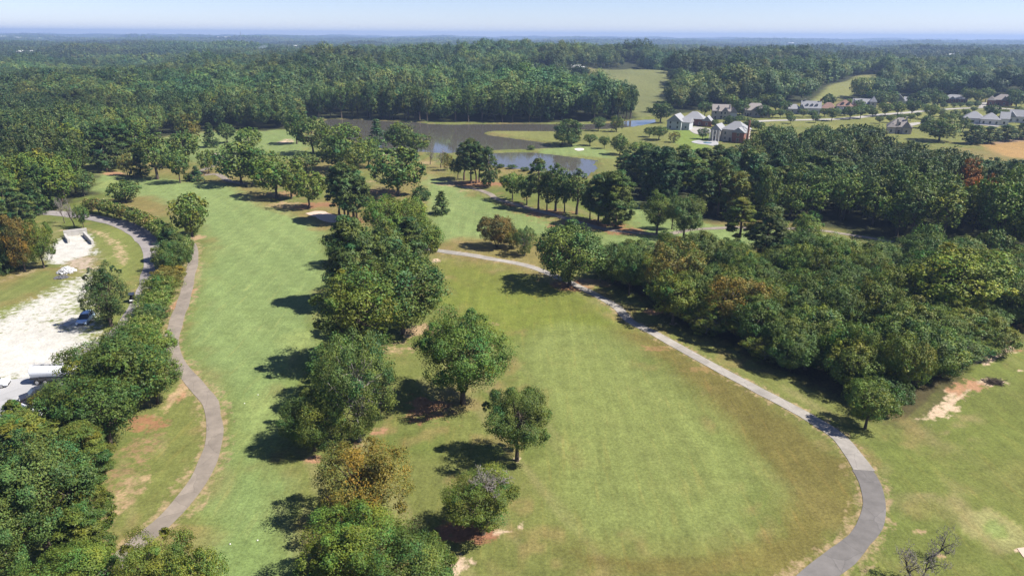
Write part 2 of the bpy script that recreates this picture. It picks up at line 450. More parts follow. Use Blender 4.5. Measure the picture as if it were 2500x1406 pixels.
# ------------------------------------------------------------------ the ground sheet
def build_ground():
    rows = [-35.0]
    while rows[-1] < 13500:
        d = rows[-1] + 70
        rows.append(rows[-1] + max(0.55, 0.0060 * d if d < 800 else 0.0060 * 800 + 0.02 * (d - 800)))
    ys = np.array(rows)
    tt = np.linspace(-1, 1, 461)
    tt = 0.62 * tt + 0.58 * tt ** 3 * np.sign(1)
    X = (ys[:, None] + 70) * tt[None, :] * 1.0
    Y = np.repeat(ys[:, None], len(tt), 1)
    nr, nc = X.shape
    x = X.ravel(); y = Y.ravel()
    z = height(x, y)
    # colours ------------------------------------------------------
    n1 = fbm(x, y, 14, 1); n2 = fbm(x, y, 5, 2); n3 = fbm(x, y, 38, 3); n4 = fbm(x, y, 2.2, 4, 2)
    streak = fbm(x * 0.9 + y * 0.44, (-x * 0.44 + y * 0.9) * 0.16, 2.6, 9)
    def c(*v): return np.array(v)[None, :]
    C = np.repeat(c(0.156, 0.172, 0.050), len(x), 0)                      # rough grass
    def mix(mask, colr, k=1.0):
        nonlocal C
        m = (np.clip(mask, 0, 1) * k)[:, None]
        C = C * (1 - m) + (colr if isinstance(colr, np.ndarray) and colr.shape[0] == len(x) else np.asarray(colr).reshape(1, 3)) * m
    DM = np.zeros(len(x)); DC = np.repeat(c(0.4, 0.28, 0.17), len(x), 0)
    def dirt(mask, colr, k=1.0):
        m = np.clip(mask, 0, 1) * k
        w = (m > DM * .8)[:, None] & (m > .02)[:, None]
        DC[:] = np.where(w, colr if isinstance(colr, np.ndarray) and colr.shape[0] == len(x) else np.asarray(colr).reshape(1, 3), DC)
        DM[:] = np.maximum(DM, m)
    def inside(pts, soft=2.0, wob=2.5, noise=None, world=False):
        P = pts if world else W2(pts)
        sd = poly_sd(x, y, P, 40) + ((n2 if noise is None else noise) - 0.5) * 2 * wob
        return sstep(soft, -soft, sd)
    mix(sstep(.42, .68, n1), (0.118, 0.152, 0.036), 0.75)                 # greener patches
    mix(sstep(.50, .72, n3), (0.225, 0.172, 0.068), 0.7)                  # dry, straw patches
    mix(sstep(.60, .74, streak), (0.27, 0.23, 0.11), 0.40)
    mix(sstep(.62, .75, n2), (0.27, 0.19, 0.085), 0.45)
    # the right hand rough, brown-olive between path and fairway
    mix(inside([(1330, 1300), (1420, 1406), (1700, 1440), (1930, 1420), (2060, 1310), (2110, 1230), (2080, 1130), (1960, 1040), (1800, 930), (1620, 830),
                (1520, 790), (1480, 800), (1620, 890), (1760, 1010), (1900, 1180), (1880, 1290), (1700, 1340), (1400, 1330)], 2, 3),
        C * 0 + c(0.150, 0.126, 0.038) * (0.74 + 0.5 * n1)[:, None], 0.85)
    mix(inside([(1085, 640), (1290, 665), (1400, 700), (1480, 760), (1530, 800), (1450, 800), (1320, 800), (1230, 850), (1100, 800), (1080, 720)], 3, 4),
        C * 0 + c(0.150, 0.178, 0.034) * (0.8 + 0.45 * n1)[:, None], 0.8)
    # lower right slope
    mix(inside([(2180, 1110), (2260, 1040), (2350, 930), (2480, 870), (2800, 850), (2800, 1500), (2000, 1500), (2180, 1300)], 3, 4),
        C * 0 + c(0.138, 0.162, 0.040) * (0.75 + 0.5 * n1)[:, None], 0.75)
    mix(inside([(2170, 1150), (2260, 1160), (2420, 1230), (2500, 1300), (2420, 1330), (2290, 1240), (2200, 1230)], 4, 4) * sstep(.42, .6, n2), (0.30, 0.245, 0.12), 0.75)
    mix(inside([(2240, 1080), (2330, 1010), (2370, 1020), (2290, 1110)], 3, 3) * sstep(.4, .6, n4), (0.30, 0.23, 0.12), 0.6)
    # fairways
    fair = C * 0 + c(0.190, 0.256, 0.092) * (0.88 + 0.24 * n3)[:, None]
    stripe = 0.5 + 0.5 * np.sin((x * .82 + y * .57) * 0.9 + 2.5 * n3)
    fair = fair * (0.95 + 0.10 * stripe)[:, None]
    left_fair = [(380, 1440), (520, 1290), (580, 1120), (578, 1000), (485, 890), (452, 830), (500, 660), (520, 600), (500, 560), (420, 500), (350, 478),
                 (235, 470), (230, 425), (330, 432), (560, 452), (600, 478), (640, 505), (740, 535), (790, 580), (800, 650), (790, 700), (750, 850),
                 (700, 960), (640, 1120), (690, 1240), (690, 1440)]
    mix(inside(left_fair, 3.0, 2.0), fair, 0.92)
    mix(inside([(600, 990), (660, 930), (730, 960), (660, 1100), (560, 1250), (440, 1440), (660, 1440), (690, 1300), (600, 1280), (620, 1150)], 5, 4), (0.16, 0.235, 0.07), 0.5)
    RF = [(1290, 815), (1380, 795), (1480, 812), (1590, 885), (1700, 985), (1810, 1095), (1885, 1195), (1865, 1275), (1750, 1320), (1520, 1335), (1400, 1275), (1345, 1175), (1362, 1050), (1290, 960), (1250, 870)]
    mix(inside([(1290, 815), (1380, 795), (1480, 812), (1590, 885), (1700, 985), (1810, 1095), (1885, 1195), (1865, 1275), (1750, 1320), (1520, 1335), (1400, 1275),
                (1345, 1175), (1362, 1050), (1290, 960), (1250, 870)], 3.5, 3.0), C * 0 + c(0.200, 0.236, 0.072) * (0.86 + 0.28 * n3)[:, None] * (0.95 + .10 * (.5 + .5 * np.sin(poly_sd(x, y, W2(RF), 60) * 1.15)))[:, None], 0.92)
    mix(inside([(1040, 425), (1095, 440), (1150, 480), (1300, 530), (1480, 575), (1700, 590), (1820, 600), (1800, 640), (1560, 630), (1330, 575), (1150, 580), (1075, 590), (1050, 540), (1030, 470)], 3, 2), fair, 0.85)
    mix(inside([(1540, 470), (1600, 470), (1640, 540), (1800, 555), (1990, 570), (2120, 590), (2100, 612), (1850, 600), (1580, 585), (1540, 540)], 2, 2), fair, 0.9)
    mix(inside([(400, 335), (470, 326), (570, 320), (720, 318), (745, 345), (760, 372), (700, 388), (660, 370), (560, 400), (500, 400), (420, 372), (240, 400), (190, 404), (230, 390), (330, 376)], 4, 3), fair, 0.8)
    # tee boxes and rings
    for P, k in (([(680, 830), (725, 805), (780, 812), (770, 850), (700, 860)], .7), ([(590, 980), (640, 962), (690, 975), (660, 1060), (600, 1080)], .6),
                 ([(1330, 372), (1370, 362), (1430, 364), (1450, 374), (1400, 380)], .9), ([(240, 446), (285, 437), (315, 441), (290, 458), (245, 458)], .95),
                 ([(2385, 1270), (2420, 1262), (2470, 1295), (2480, 1312), (2440, 1322), (2395, 1295)], .8)):
        mix(inside(P, .8, .4), (0.235, 0.285, 0.098), k)
    ring = poly_sd(x, y, W2([(2365, 1268), (2420, 1252), (2480, 1290), (2492, 1318), (2440, 1332), (2380, 1300)]), 10)
    mix(np.exp(-(ring / .45) ** 2), (0.30, 0.27, 0.12), .6)
    # lawns by the lake and the houses
    mix(inside([(1150, 376), (1290, 364), (1345, 352), (1180, 325), (1360, 320), (1560, 305), (1620, 300), (1700, 300), (1760, 345), (1740, 400), (1640, 420), (1480, 420), (1456, 392), (1300, 372)], 3, 2),
        C * 0 + c(0.19, 0.20, 0.064) * (0.8 + 0.4 * n3)[:, None], .85)
    mix(inside([(1330, 384), (1310, 368), (1400, 352), (1480, 366), (1500, 388), (1420, 386)], 2, 1), fair, .8)
    mix(inside([(1640, 318), (1700, 305), (1735, 330), (1735, 370), (1700, 372), (1650, 350)], 2, 1), (0.17, 0.24, 0.05), .8)
    mix(inside([(1820, 305), (1820, 285), (2000, 265), (2200, 255), (2600, 250), (2700, 300), (2600, 345), (2350, 340), (2150, 345), (1990, 310)], 3, 2),
        C * 0 + c(0.185, 0.195, 0.058) * (0.8 + 0.4 * n3)[:, None], .85)
    f1 = [(1560, 288), (1545, 274), (1520, 256), (1470, 243), (1440, 236), (1440, 184), (1462, 169), (1550, 168), (1632, 174), (1622, 245), (1606, 278)]
    mix(inside(f1, 4, 3), C * 0 + c(0.165, 0.178, 0.072) * (0.85 + 0.3 * n3)[:, None], .9)
    mix(inside(FIELD2, 3, 3, world=True), (0.20, 0.208, 0.075), .9)
    mix(inside([(2392, 353), (2440, 345), (2500, 334), (2900, 315), (2900, 400), (2500, 388), (2445, 380)], 2, 2), C * 0 + c(0.34, 0.215, 0.085) * (0.8 + .4 * n3)[:, None], .95)
    mix(inside([(2392, 353), (2440, 344), (2500, 333), (2900, 312), (2900, 325), (2500, 345), (2440, 350)], 2, 1), (0.25, .18, .14), .8)
    # forest floor
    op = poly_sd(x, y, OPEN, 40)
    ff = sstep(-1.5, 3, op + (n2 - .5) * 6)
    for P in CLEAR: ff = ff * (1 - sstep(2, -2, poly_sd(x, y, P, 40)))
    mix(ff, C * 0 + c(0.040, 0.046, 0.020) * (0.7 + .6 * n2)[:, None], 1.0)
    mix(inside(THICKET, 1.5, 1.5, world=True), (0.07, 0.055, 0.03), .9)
    # dirt under trees: pixel centre, half width, half height, colour, strength
    DUFF = (0.30, 0.155, 0.085); CLAY = (0.40, 0.225, 0.135); TAN = (0.40, 0.28, 0.165); PALE = (0.60, 0.45, 0.33)
    for cx, cyp, rx, ry, colr, k in [
        (1040, 985, 55, 22, DUFF, .95), (1060, 1000, 100, 40, DUFF, .6), (1130, 980, 60, 22, DUFF, .5), (1155, 1295, 75, 28, (0.30, .14, .085), .9), (1262, 1122, 16, 8, PALE, .8), (1272, 1282, 18, 10, PALE, .95), (1225, 1296, 30, 12, PALE, .7),
        (925, 1053, 40, 14, CLAY, .95), (765, 1122, 26, 9, CLAY, .95), (860, 1085, 50, 16, CLAY, .5), (808, 1215, 14, 9, CLAY, .9), (1020, 805, 60, 18, TAN, .9), (960, 850, 60, 22, TAN, .5), (1065, 635, 16, 7, PALE, .9),
        (1175, 448, 66, 9, DUFF, .95), (1250, 498, 40, 6, DUFF, .8), (1330, 520, 60, 9, DUFF, .9), (1450, 548, 90, 12, DUFF, .9), (1530, 562, 50, 8, DUFF, .8), (1105, 448, 40, 7, TAN, .7), (1150, 468, 50, 6, TAN, .5), (1400, 538, 120, 8, DUFF, .5),
        (690, 478, 50, 10, CLAY, .6), (760, 500, 60, 10, DUFF, .8), (700, 500, 70, 9, TAN, .6), (820, 535, 45, 14, DUFF, .7), (870, 540, 40, 9, DUFF, .6), (940, 470, 60, 10, DUFF, .6), (890, 445, 40, 9, TAN, .5),
        (280, 424, 34, 4, CLAY, .9), (490, 425, 30, 6, CLAY, .5), (530, 405, 20, 7, TAN, .7), (700, 345, 20, 4, PALE, .8), (935, 372, 30, 5, PALE, .8), (400, 345, 24, 3, TAN, .7), (1040, 395, 30, 6, TAN, .6),
        (480, 582, 18, 6, TAN, .9), (1385, 695, 70, 14, DUFF, .8), (1450, 690, 40, 9, TAN, .8), (1590, 762, 26, 7, CLAY, .9), (1640, 788, 28, 6, PALE, .6), (1600, 600, 70, 6, TAN, .5), (1800, 620, 60, 8, TAN, .7), (1900, 640, 60, 7, TAN, .6), (1720, 600, 60, 5, TAN, .6),
        (2490, 905, 20, 5, PALE, .8), (2490, 855, 30, 12, DUFF, .6),
        (2300, 1360, 22, 9, TAN, .7), (2495, 1345, 18, 6, PALE, .8), (2240, 1300, 26, 5, TAN, .6), (1720, 900, 60, 12, (0.26, .18, .075), .7), (1600, 850, 40, 8, (.28, .17, .08), .6),
        (435, 740, 14, 60, CLAY, .8), (420, 800, 10, 40, TAN, .7), (445, 950, 24, 40, TAN, .8), (440, 965, 16, 20, CLAY, .6), (340, 1080, 70, 50, (.30, .19, .11), .5), (320, 1130, 50, 90, (.30, .19, .11), .5), (280, 1240, 40, 80, TAN, .5), (270, 1310, 30, 30, CLAY, .4), (350, 1040, 60, 20, DUFF, .7),
        (1710, 352, 4, 2, PALE, .5), (2240, 305, 20, 3, TAN, .2), (1100, 1390, 26, 8, TAN, .7), (1215, 790, 26, 5, TAN, .4)]:
        p = G(cx, cyp); q = G(cx + rx, cyp); r = G(cx, cyp - ry)
        a = max((q - p).length, .3); b = max((r - p).length, .3)
        m = (abs(x - p.x) < a * 2.5) & (abs(y - p.y) < b * 2.5)
        if not m.any(): continue
        d = np.sqrt(((x[m] - p.x) / a) ** 2 + ((y[m] - p.y) / b) ** 2) + (n2[m] - .5) * 1.3 + (n1[m] - .5) * .9 + (n4[m] - .5) * .8
        mm = sstep(1.35, .35, d) * k
        w = (mm > DM[m] * .8) & (mm > .02)
        DC[m] = np.where(w[:, None], np.array(colr)[None, :] * (0.85 + .3 * n4[m])[:, None], DC[m])
        DM[m] = np.maximum(DM[m], mm)
    # the yard: white gravel, patchy into the grass
    GRAV = (0.58, 0.56, 0.53)
    mix(inside([(-400, 760), (0, 745), (90, 725), (150, 690), (205, 660), (250, 640), (250, 600), (240, 560), (330, 560), (330, 700), (300, 790), (230, 850), (-400, 1000)], 3, 2), C * 0 + c(0.19, 0.22, 0.06) * (0.8 + .4 * n1)[:, None], .8)
    mix(inside([(-400, 545), (20, 700), (130, 650), (150, 690), (40, 740), (-400, 800)], 2, 2), (0.135, 0.185, 0.05), .7)
    dirt(inside([(-400, 790), (0, 770), (100, 722), (190, 680), (225, 700), (225, 800), (242, 830), (230, 855), (100, 925), (0, 935), (-400, 960)], 4, 0) * (.46 + .7 * sstep(.3, .7, n2 * .6 + n4 * .4)), GRAV, .85)
    dirt(inside([(-400, 850), (0, 806), (120, 795), (200, 806), (240, 828), (200, 860), (95, 925), (0, 930), (-400, 950)], 3, 2), C * 0 + c(*GRAV) * (0.84 + .28 * n1)[:, None], 1.0)
    dirt(inside([(90, 735), (165, 685), (232, 652), (238, 690), (205, 745), (110, 785)], 3, 2), GRAV, .62)
    dirt(inside([(105, 635), (140, 590), (165, 572), (215, 572), (232, 610), (225, 628), (180, 630), (140, 645)], 1.4, 1.0), GRAV, 1)
    dirt(inside([(150, 640), (200, 622), (240, 625), (245, 655), (200, 665), (160, 655)], 2.5, 1.5), (0.45, .36, .29), .75)
    for pts, w, colr, k in (([(150, 563), (215, 562), (262, 580), (295, 610), (298, 645)], .9, (0.46, .34, .21), .58),
                            ([(0, 690), (60, 665), (85, 660)], 1.0, (.33, .26, .15), .5), ([(1100, 1395), (1130, 1375), (1140, 1372)], .4, PALE, .8),
                            ([(2255, 1022), (2285, 1010), (2308, 992), (2330, 968), (2352, 948), (2400, 934), (2440, 932)], .45, PALE, .74), ([(2335, 958), (2350, 947), (2385, 936)], .7, CLAY, .8), ([(2395, 885), (2430, 862), (2475, 845)], .6, PALE, .75)):
        d = line_d(x, y, spline(W2(pts), 1.5), 12) + (n4 - .5) * 1.6 + (n2 - .5) * 2.2
        dirt(sstep(w + 1.0, w - 1.0, d), colr, k)
    # worn edges along the paths
    for pts, w in EDGES:
        d = line_d(x, y, pts, 12) + (n2 - .5) * 1.6
        dirt(sstep(w + 1.0, w + .0, d), (0.36, 0.265, 0.155), .52)
    C = np.clip(C, 0.01, .9) * ALB; DC = DC * ALB
    ii = np.arange(nr * nc).reshape(nr, nc)
    F = np.stack([ii[:-1, :-1].ravel(), ii[:-1, 1:].ravel(), ii[1:, 1:].ravel(), ii[1:, :-1].ravel()], 1)
    m, nt, out = new_mat('ground')
    at = nt.nodes.new('ShaderNodeAttribute'); at.attribute_name = 'ground_colour'
    geo = nt.nodes.new('ShaderNodeNewGeometry')
    def noise(scale, detail, vec=None, rough=.6):
        n = nt.nodes.new('ShaderNodeTexNoise'); n.inputs['Scale'].default_value = scale; n.inputs['Detail'].default_value = detail; n.inputs['Roughness'].default_value = rough
        nt.links.new(vec or geo.outputs['Position'], n.inputs['Vector']); return n
    mp = nt.nodes.new('ShaderNodeMapping'); mp.inputs['Rotation'].default_value = (0, 0, RAD(24)); mp.inputs['Scale'].default_value = (1.0, 0.13, 1.0)
    nt.links.new(geo.outputs['Position'], mp.inputs['Vector'])
    mp2 = nt.nodes.new('ShaderNodeMapping'); mp2.inputs['Rotation'].default_value = (0, 0, RAD(-38)); mp2.inputs['Scale'].default_value = (1.0, 0.10, 1.0)
    nt.links.new(geo.outputs['Position'], mp2.inputs['Vector'])
    fine = noise(2.6, 5); mid = noise(.42, 4); st1 = noise(1.1, 3, mp.outputs[0]); st2 = noise(.8, 3, mp2.outputs[0])
    def rangeof(src, a, b, lo, hi):
        r = nt.nodes.new('ShaderNodeMapRange'); r.inputs['From Min'].default_value = a; r.inputs['From Max'].default_value = b
        r.inputs['To Min'].default_value = lo; r.inputs['To Max'].default_value = hi
        nt.links.new(src.outputs[0], r.inputs['Value']); return r
    def mul(a, b):
        k = nt.nodes.new('ShaderNodeMath'); k.operation = 'MULTIPLY'; nt.links.new(a.outputs[0], k.inputs[0]); nt.links.new(b.outputs[0], k.inputs[1]); return k
    f = mul(mul(rangeof(fine, .25, .75, .68, 1.32), rangeof(mid, .3, .7, .86, 1.14)), rangeof(noise(9.0, 4), .25, .75, .72, 1.28))
    vm = nt.nodes.new('ShaderNodeVectorMath'); vm.operation = 'SCALE'
    nt.links.new(at.outputs['Color'], vm.inputs[0]); nt.links.new(f.outputs[0], vm.inputs['Scale'])
    mp3 = nt.nodes.new('ShaderNodeMapping'); mp3.inputs['Rotation'].default_value = (0, 0, RAD(12)); mp3.inputs['Scale'].default_value = (1.0, 0.055, 1.0)
    nt.links.new(geo.outputs['Position'], mp3.inputs['Vector'])
    st3 = noise(.55, 3, mp3.outputs[0]); st4 = noise(1.7, 4, mp3.outputs[0])
    f = mul(mul(f, rangeof(st3, .3, .7, .91, 1.09)), rangeof(st4, .3, .7, .94, 1.06))
    nt.links.new(f.outputs[0], vm.inputs['Scale'])
    dry = rangeof(st2, .58, .74, 0, .42)
    dry2 = rangeof(st4, .60, .74, 0, .22)
    mx = nt.nodes.new('ShaderNodeMath'); mx.operation = 'MAXIMUM'; nt.links.new(dry.outputs[0], mx.inputs[0]); nt.links.new(dry2.outputs[0], mx.inputs[1])
    vs2 = nt.nodes.new('ShaderNodeVectorMath'); vs2.operation = 'MULTIPLY'; vs2.inputs[1].default_value = (1.55, 1.22, 1.2)
    nt.links.new(vm.outputs[0], vs2.inputs[0])
    mc = nt.nodes.new('ShaderNodeMix'); mc.data_type = 'RGBA'
    nt.links.new(mx.outputs[0], mc.inputs[0]); nt.links.new(vm.outputs[0], mc.inputs[6]); nt.links.new(vs2.outputs[0], mc.inputs[7])
    da = nt.nodes.new('ShaderNodeAttribute'); da.attribute_name = 'dirt'
    rg = noise(.75, 9, rough=.72)
    ad = nt.nodes.new('ShaderNodeMath'); ad.operation = 'ADD'; nt.links.new(da.outputs['Alpha'], ad.inputs[0]); nt.links.new(rangeof(rg, .25, .75, -.62, .62).outputs[0], ad.inputs[1])
    dm = rangeof(ad, .34, .74, 0, .92)
    gate = rangeof(da, .0, .12, 0, 1); nt.links.remove(gate.inputs['Value'].links[0]); nt.links.new(da.outputs['Alpha'], gate.inputs['Value'])
    dmask = mul(dm, gate)
    dcol = nt.nodes.new('ShaderNodeVectorMath'); dcol.operation = 'SCALE'
    nt.links.new(da.outputs['Color'], dcol.inputs[0]); nt.links.new(mul(rangeof(fine, .25, .75, .72, 1.28), rangeof(mid, .3, .7, .86, 1.14)).outputs[0], dcol.inputs['Scale'])
    mc2 = nt.nodes.new('ShaderNodeMix'); mc2.data_type = 'RGBA'
    nt.links.new(dmask.outputs[0], mc2.inputs[0]); nt.links.new(mc.outputs[2], mc2.inputs[6]); nt.links.new(dcol.outputs[0], mc2.inputs[7])
    mc = mc2
    p = nt.nodes.new('ShaderNodeBsdfPrincipled'); p.inputs['Roughness'].default_value = .95; p.inputs['Specular IOR Level'].default_value = .1
    bp = nt.nodes.new('ShaderNodeBump'); bp.inputs['Strength'].default_value = .35; bp.inputs['Distance'].default_value = .12
    bn = noise(3.5, 4); nt.links.new(bn.outputs[0], bp.inputs['Height']); nt.links.new(bp.outputs[0], p.inputs['Normal'])
    nt.links.new(mc.outputs[2], p.inputs['Base Color']); nt.links.new(p.outputs[0], out.inputs['Surface'])
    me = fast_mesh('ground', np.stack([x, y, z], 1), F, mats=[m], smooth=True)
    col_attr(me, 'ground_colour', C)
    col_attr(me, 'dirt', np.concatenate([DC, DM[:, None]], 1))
    tag(link('ground', me), kind='structure')

# ------------------------------------------------------------------ paths and roads
def ribbon(name, px_pts, width, mat, lift=0.05, label=None, end_lift=0.0, world_pts=None, wob=0.10):
    P = spline(world_pts if world_pts is not None else [tuple(G(a, b)[:2]) for a, b in px_pts], 1.2)
    T = np.gradient(P, axis=0); T /= np.linalg.norm(T, axis=1)[:, None] + 1e-9
    Nn = np.stack([-T[:, 1], T[:, 0]], 1)
    w = np.asarray(width if np.ndim(width) else [width] * len(P), float)
    if len(w) != len(P): w = np.interp(np.linspace(0, 1, len(P)), np.linspace(0, 1, len(w)), w)
    k = np.arange(len(P))
    wl = w / 2 + wob * (np.interp(k, k[::3], rng.normal(0, 1, len(k[::3])))); wr = w / 2 + wob * (np.interp(k, k[::3], rng.normal(0, 1, len(k[::3]))))
    cols = []
    for f, dz in ((-1, -.12), (-1, 0), (-.33, .012), (.33, .012), (1, 0), (1, -.12)):
        off = np.where(f < 0, f * wl, f * wr) if abs(f) == 1 else f * w / 2
        q = P + Nn * (off if np.ndim(off) else np.full(len(P), off))[:, None]
        cols.append(np.column_stack([q, height(q[:, 0], q[:, 1]) + lift + dz]))
    V = np.stack(cols, 1); n, m_ = V.shape[:2]
    ii = np.arange(n * m_).reshape(n, m_)
    F = np.stack([ii[:-1, :-1].ravel(), ii[:-1, 1:].ravel(), ii[1:, 1:].ravel(), ii[1:, :-1].ravel()], 1)
    me = fast_mesh(name, V.reshape(-1, 3), F, mats=[mat])
    tag(link(name, me), label, kind='structure')
    return P

def sheet(name, px_pts, mat, lift=0.05, label=None, wob=0.0):
    """a draped patch of paving or sand with a rounded outline"""
    P = spline([tuple(G(a, b)[:2]) for a, b in px_pts], 1.0, closed=True)
    if wob: P = P + rng.normal(0, wob, P.shape)
    bm = bmesh.new()
    vs_ = [bm.verts.new((a, b, 0)) for a, b in P]
    f = bm.faces.new(vs_)
    bmesh.ops.triangulate(bm, faces=[f])
    for _ in range(2): bmesh.ops.subdivide_edges(bm, edges=[e for e in bm.edges if e.calc_length() > 3.0], cuts=1)
    hs = height([v.co.x for v in bm.verts], [v.co.y for v in bm.verts])
    for v, h in zip(bm.verts, hs): v.co.z = h + lift
    bmesh.ops.recalc_face_normals(bm, faces=bm.faces)
    me = bpy.data.meshes.new(name); bm.to_mesh(me); bm.free()
    if me.polygons and sum(p.normal.z for p in me.polygons) < 0: me.flip_normals()
    me.materials.append(mat)
    tag(link(name, me), label, kind='structure')

def WP(pts): return [tuple(G(a, b)[:2]) for a, b in pts]
LEFT_PATH = [(200, 1470), (262, 1400), (330, 1330), (390, 1282), (440, 1232), (490, 1165), (516, 1100), (524, 1040), (512, 985), (480, 942), (448, 905), (424, 868), (419, 828), (436, 770), (455, 715), (466, 665), (473, 625), (468, 596)]
RIGHT_PATH_NEAR = [(1900, 1480), (1990, 1406), (2070, 1345), (2118, 1290), (2133, 1235), (2125, 1180), (2108, 1148)]
RIGHT_PATH_FAR = [(2108, 1148), (2082, 1105), (2040, 1060), (1975, 1020), (1890, 973), (1790, 920), (1690, 865), (1600, 815), (1540, 785), (1505, 750), (1455, 720), (1405, 697), (1350, 672), (1290, 650), (1190, 630), (1070, 612), (1000, 600)]
MID_PATH = [(1130, 457), (1165, 463), (1195, 474), (1215, 487), (1262, 500), (1340, 522), (1420, 545), (1480, 560), (1545, 568), (1620, 572), (1700, 560), (1800, 556), (1990, 562), (2050, 570), (2115, 580), (2180, 592)]
ROAD = [(60, 516), (120, 520), (190, 526), (250, 536), (305, 551), (345, 573), (370, 602), (377, 635), (370, 672), (355, 712), (335, 752), (310, 790), (270, 826), (215, 860)]
FAR_PATH = [(500, 428), (530, 426), (545, 434), (562, 443), (600, 450)]
FAR_PATH2 = [(470, 425), (510, 410), (536, 397), (540, 382), (525, 375)]
EDGES = [(spline(WP(LEFT_PATH), 2), 1.5), (spline(WP(RIGHT_PATH_FAR), 2), 1.2), (spline(WP(RIGHT_PATH_NEAR), 2), 1.4)]
build_ground()
ribbon('cart_path', LEFT_PATH, [2.4, 2.4, 2.4, 2.4, 2.7, 2.8, 2.4, 2.4, 2.2], M['path_tan'], label='tan cart path curving down beside the long fairway')
ribbon('cart_path', RIGHT_PATH_NEAR, 2.65, M['asphalt'], label='dark asphalt end of the cart path around the bend')
ribbon('cart_path', RIGHT_PATH_FAR, [2.55, 2.3, 2.2, 2.2, 2.2], M['concrete'], label='pale concrete cart path running diagonally below the thicket')
ribbon('cart_path', MID_PATH, 2.4, M['path_tan'], .07, label='cart path along the row of pines and oaks near the pond')
ribbon('cart_path', FAR_PATH, 2.6, M['path_tan'], .08, label='short pinkish cart path behind the blue spruce')
ribbon('cart_path', FAR_PATH2, 2.6, M['path_tan'], .08, label='far cart path winding up behind the big oak')
ribbon('access_road', ROAD, [5.2, 5.2, 5.5, 5.5, 5.0, 4.4, 3.6, 3.2], M['road_grey'], .06, label='grey access road curving past the myrtle row')
ribbon('street', [(1825, 299), (1880, 295.5), (1950, 294), (2020, 292.5), (2080, 289), (2150, 281), (2220, 275.5), (2290, 269), (2360, 265), (2430, 265), (2490, 270), (2600, 280)], 7.0, M['pale_concrete'], .22, label='pale street in front of the row of houses')
ribbon('street', [(2140, 330), (2180, 318), (2215, 307), (2250, 301), (2320, 301.5), (2380, 304), (2440, 310)], 6.0, M['pale_concrete'], .2, label='pale street loop beside the hip roofed house')
ribbon('driveway', [(2398, 263), (2400, 257), (2405, 251)], 5.0, M['pale_concrete'], .25, label='pale driveway up to the brick house')
sheet('driveway', [(1684, 318), (1696, 310), (1738, 317), (1728, 326), (1700, 328)], M['pale_concrete'], .12, label='pale driveway between the grey house and the porch house')
sheet('parking_lot', [(-260, 935), (0, 928), (70, 920), (100, 915), (250, 925), (240, 985), (190, 1035), (60, 1060), (0, 1075), (-260, 1120)], M['lot_concrete'], .05, label='pale grey concrete lot under the parked vehicles')
sheet('sand_bunker', [(747, 522), (768, 516), (790, 516), (806, 522), (832, 532), (818, 545), (790, 540), (768, 530)], M['sand'], .06, label='pinkish sand bunker beside the pine clump', wob=.15)
sheet('sand_bunker', [(1402, 365), (1410, 362.5), (1424, 363), (1425, 367), (1412, 369)], M['white_sand'], .10, label='small white bunker on the green by the pond')
sheet('sand_bunker', [(2487, 1340), (2520, 1338), (2560, 1370), (2520, 1375)], M['sand'], .05, label='pinkish bunker edge at the lower right slope', wob=.1)

# ------------------------------------------------------------------ water
def water_mat(name, base):
    m, nt, out = new_mat(name)
    p = nt.nodes.new('ShaderNodeBsdfPrincipled')
    p.inputs['Base Color'].default_value = (*base, 1); p.inputs['Roughness'].default_value = .05; p.inputs['IOR'].default_value = 1.42
    p.inputs['Specular IOR Level'].default_value = .5
    geo = nt.nodes.new('ShaderNodeNewGeometry')
    bp = nt.nodes.new('ShaderNodeBump'); bp.inputs['Strength'].default_value = .3; bp.inputs['Distance'].default_value = .02
    n = nt.nodes.new('ShaderNodeTexNoise'); n.inputs['Scale'].default_value = 1.1; n.inputs['Detail'].default_value = 4
    nt.links.new(geo.outputs['Position'], n.inputs['Vector'])
    nt.links.new(n.outputs[0], bp.inputs['Height']); nt.links.new(bp.outputs[0], p.inputs['Normal'])
    nt.links.new(p.outputs[0], out.inputs['Surface'])
    return m
M['water'] = water_mat('water', (0.080, 0.074, 0.062))
def water(name, P, label):
    P = np.array(P); lo = P.min(0) - 6; hi = P.max(0) + 6; s = 3.0
    gx = np.arange(lo[0], hi[0], s); gy = np.arange(lo[1], hi[1], s)
    X, Y = np.meshgrid(gx, gy)
    keep = poly_sd(X + s / 2, Y + s / 2, P, 20) < 4.5
    nx = len(gx)
    V = np.column_stack([X.ravel(), Y.ravel(), np.full(X.size, WATER_Z)])
    jj, kk = np.nonzero(keep[:-1, :-1])
    a = jj * nx + kk
    F = np.stack([a, a + 1, a + nx + 1, a + nx], 1)
    u, inv = np.unique(F.ravel(), return_inverse=True)
    me = fast_mesh(name, V[u], inv.reshape(-1, 4), mats=[M['water']])
    tag(link(name, me), label, kind='structure')
water('lake', LAKE, 'brown-grey lake in front of the dark wood')
water('pond', POND, 'small pond below the green and its bank')
# ------------------------------------------------------------------ tree prototypes
def unit(v): return v / (np.linalg.norm(v, axis=-1, keepdims=True) + 1e-9)

def leaf_quads(c, n, a, asp, r):
    t = unit(np.cross(n, r.normal(size=c.shape)))
    s = np.cross(n, t)
    a = a[:, None]; b = a * asp
    V = np.stack([c + t * a, c + s * b, c - t * a, c - s * b], 1)
    return V

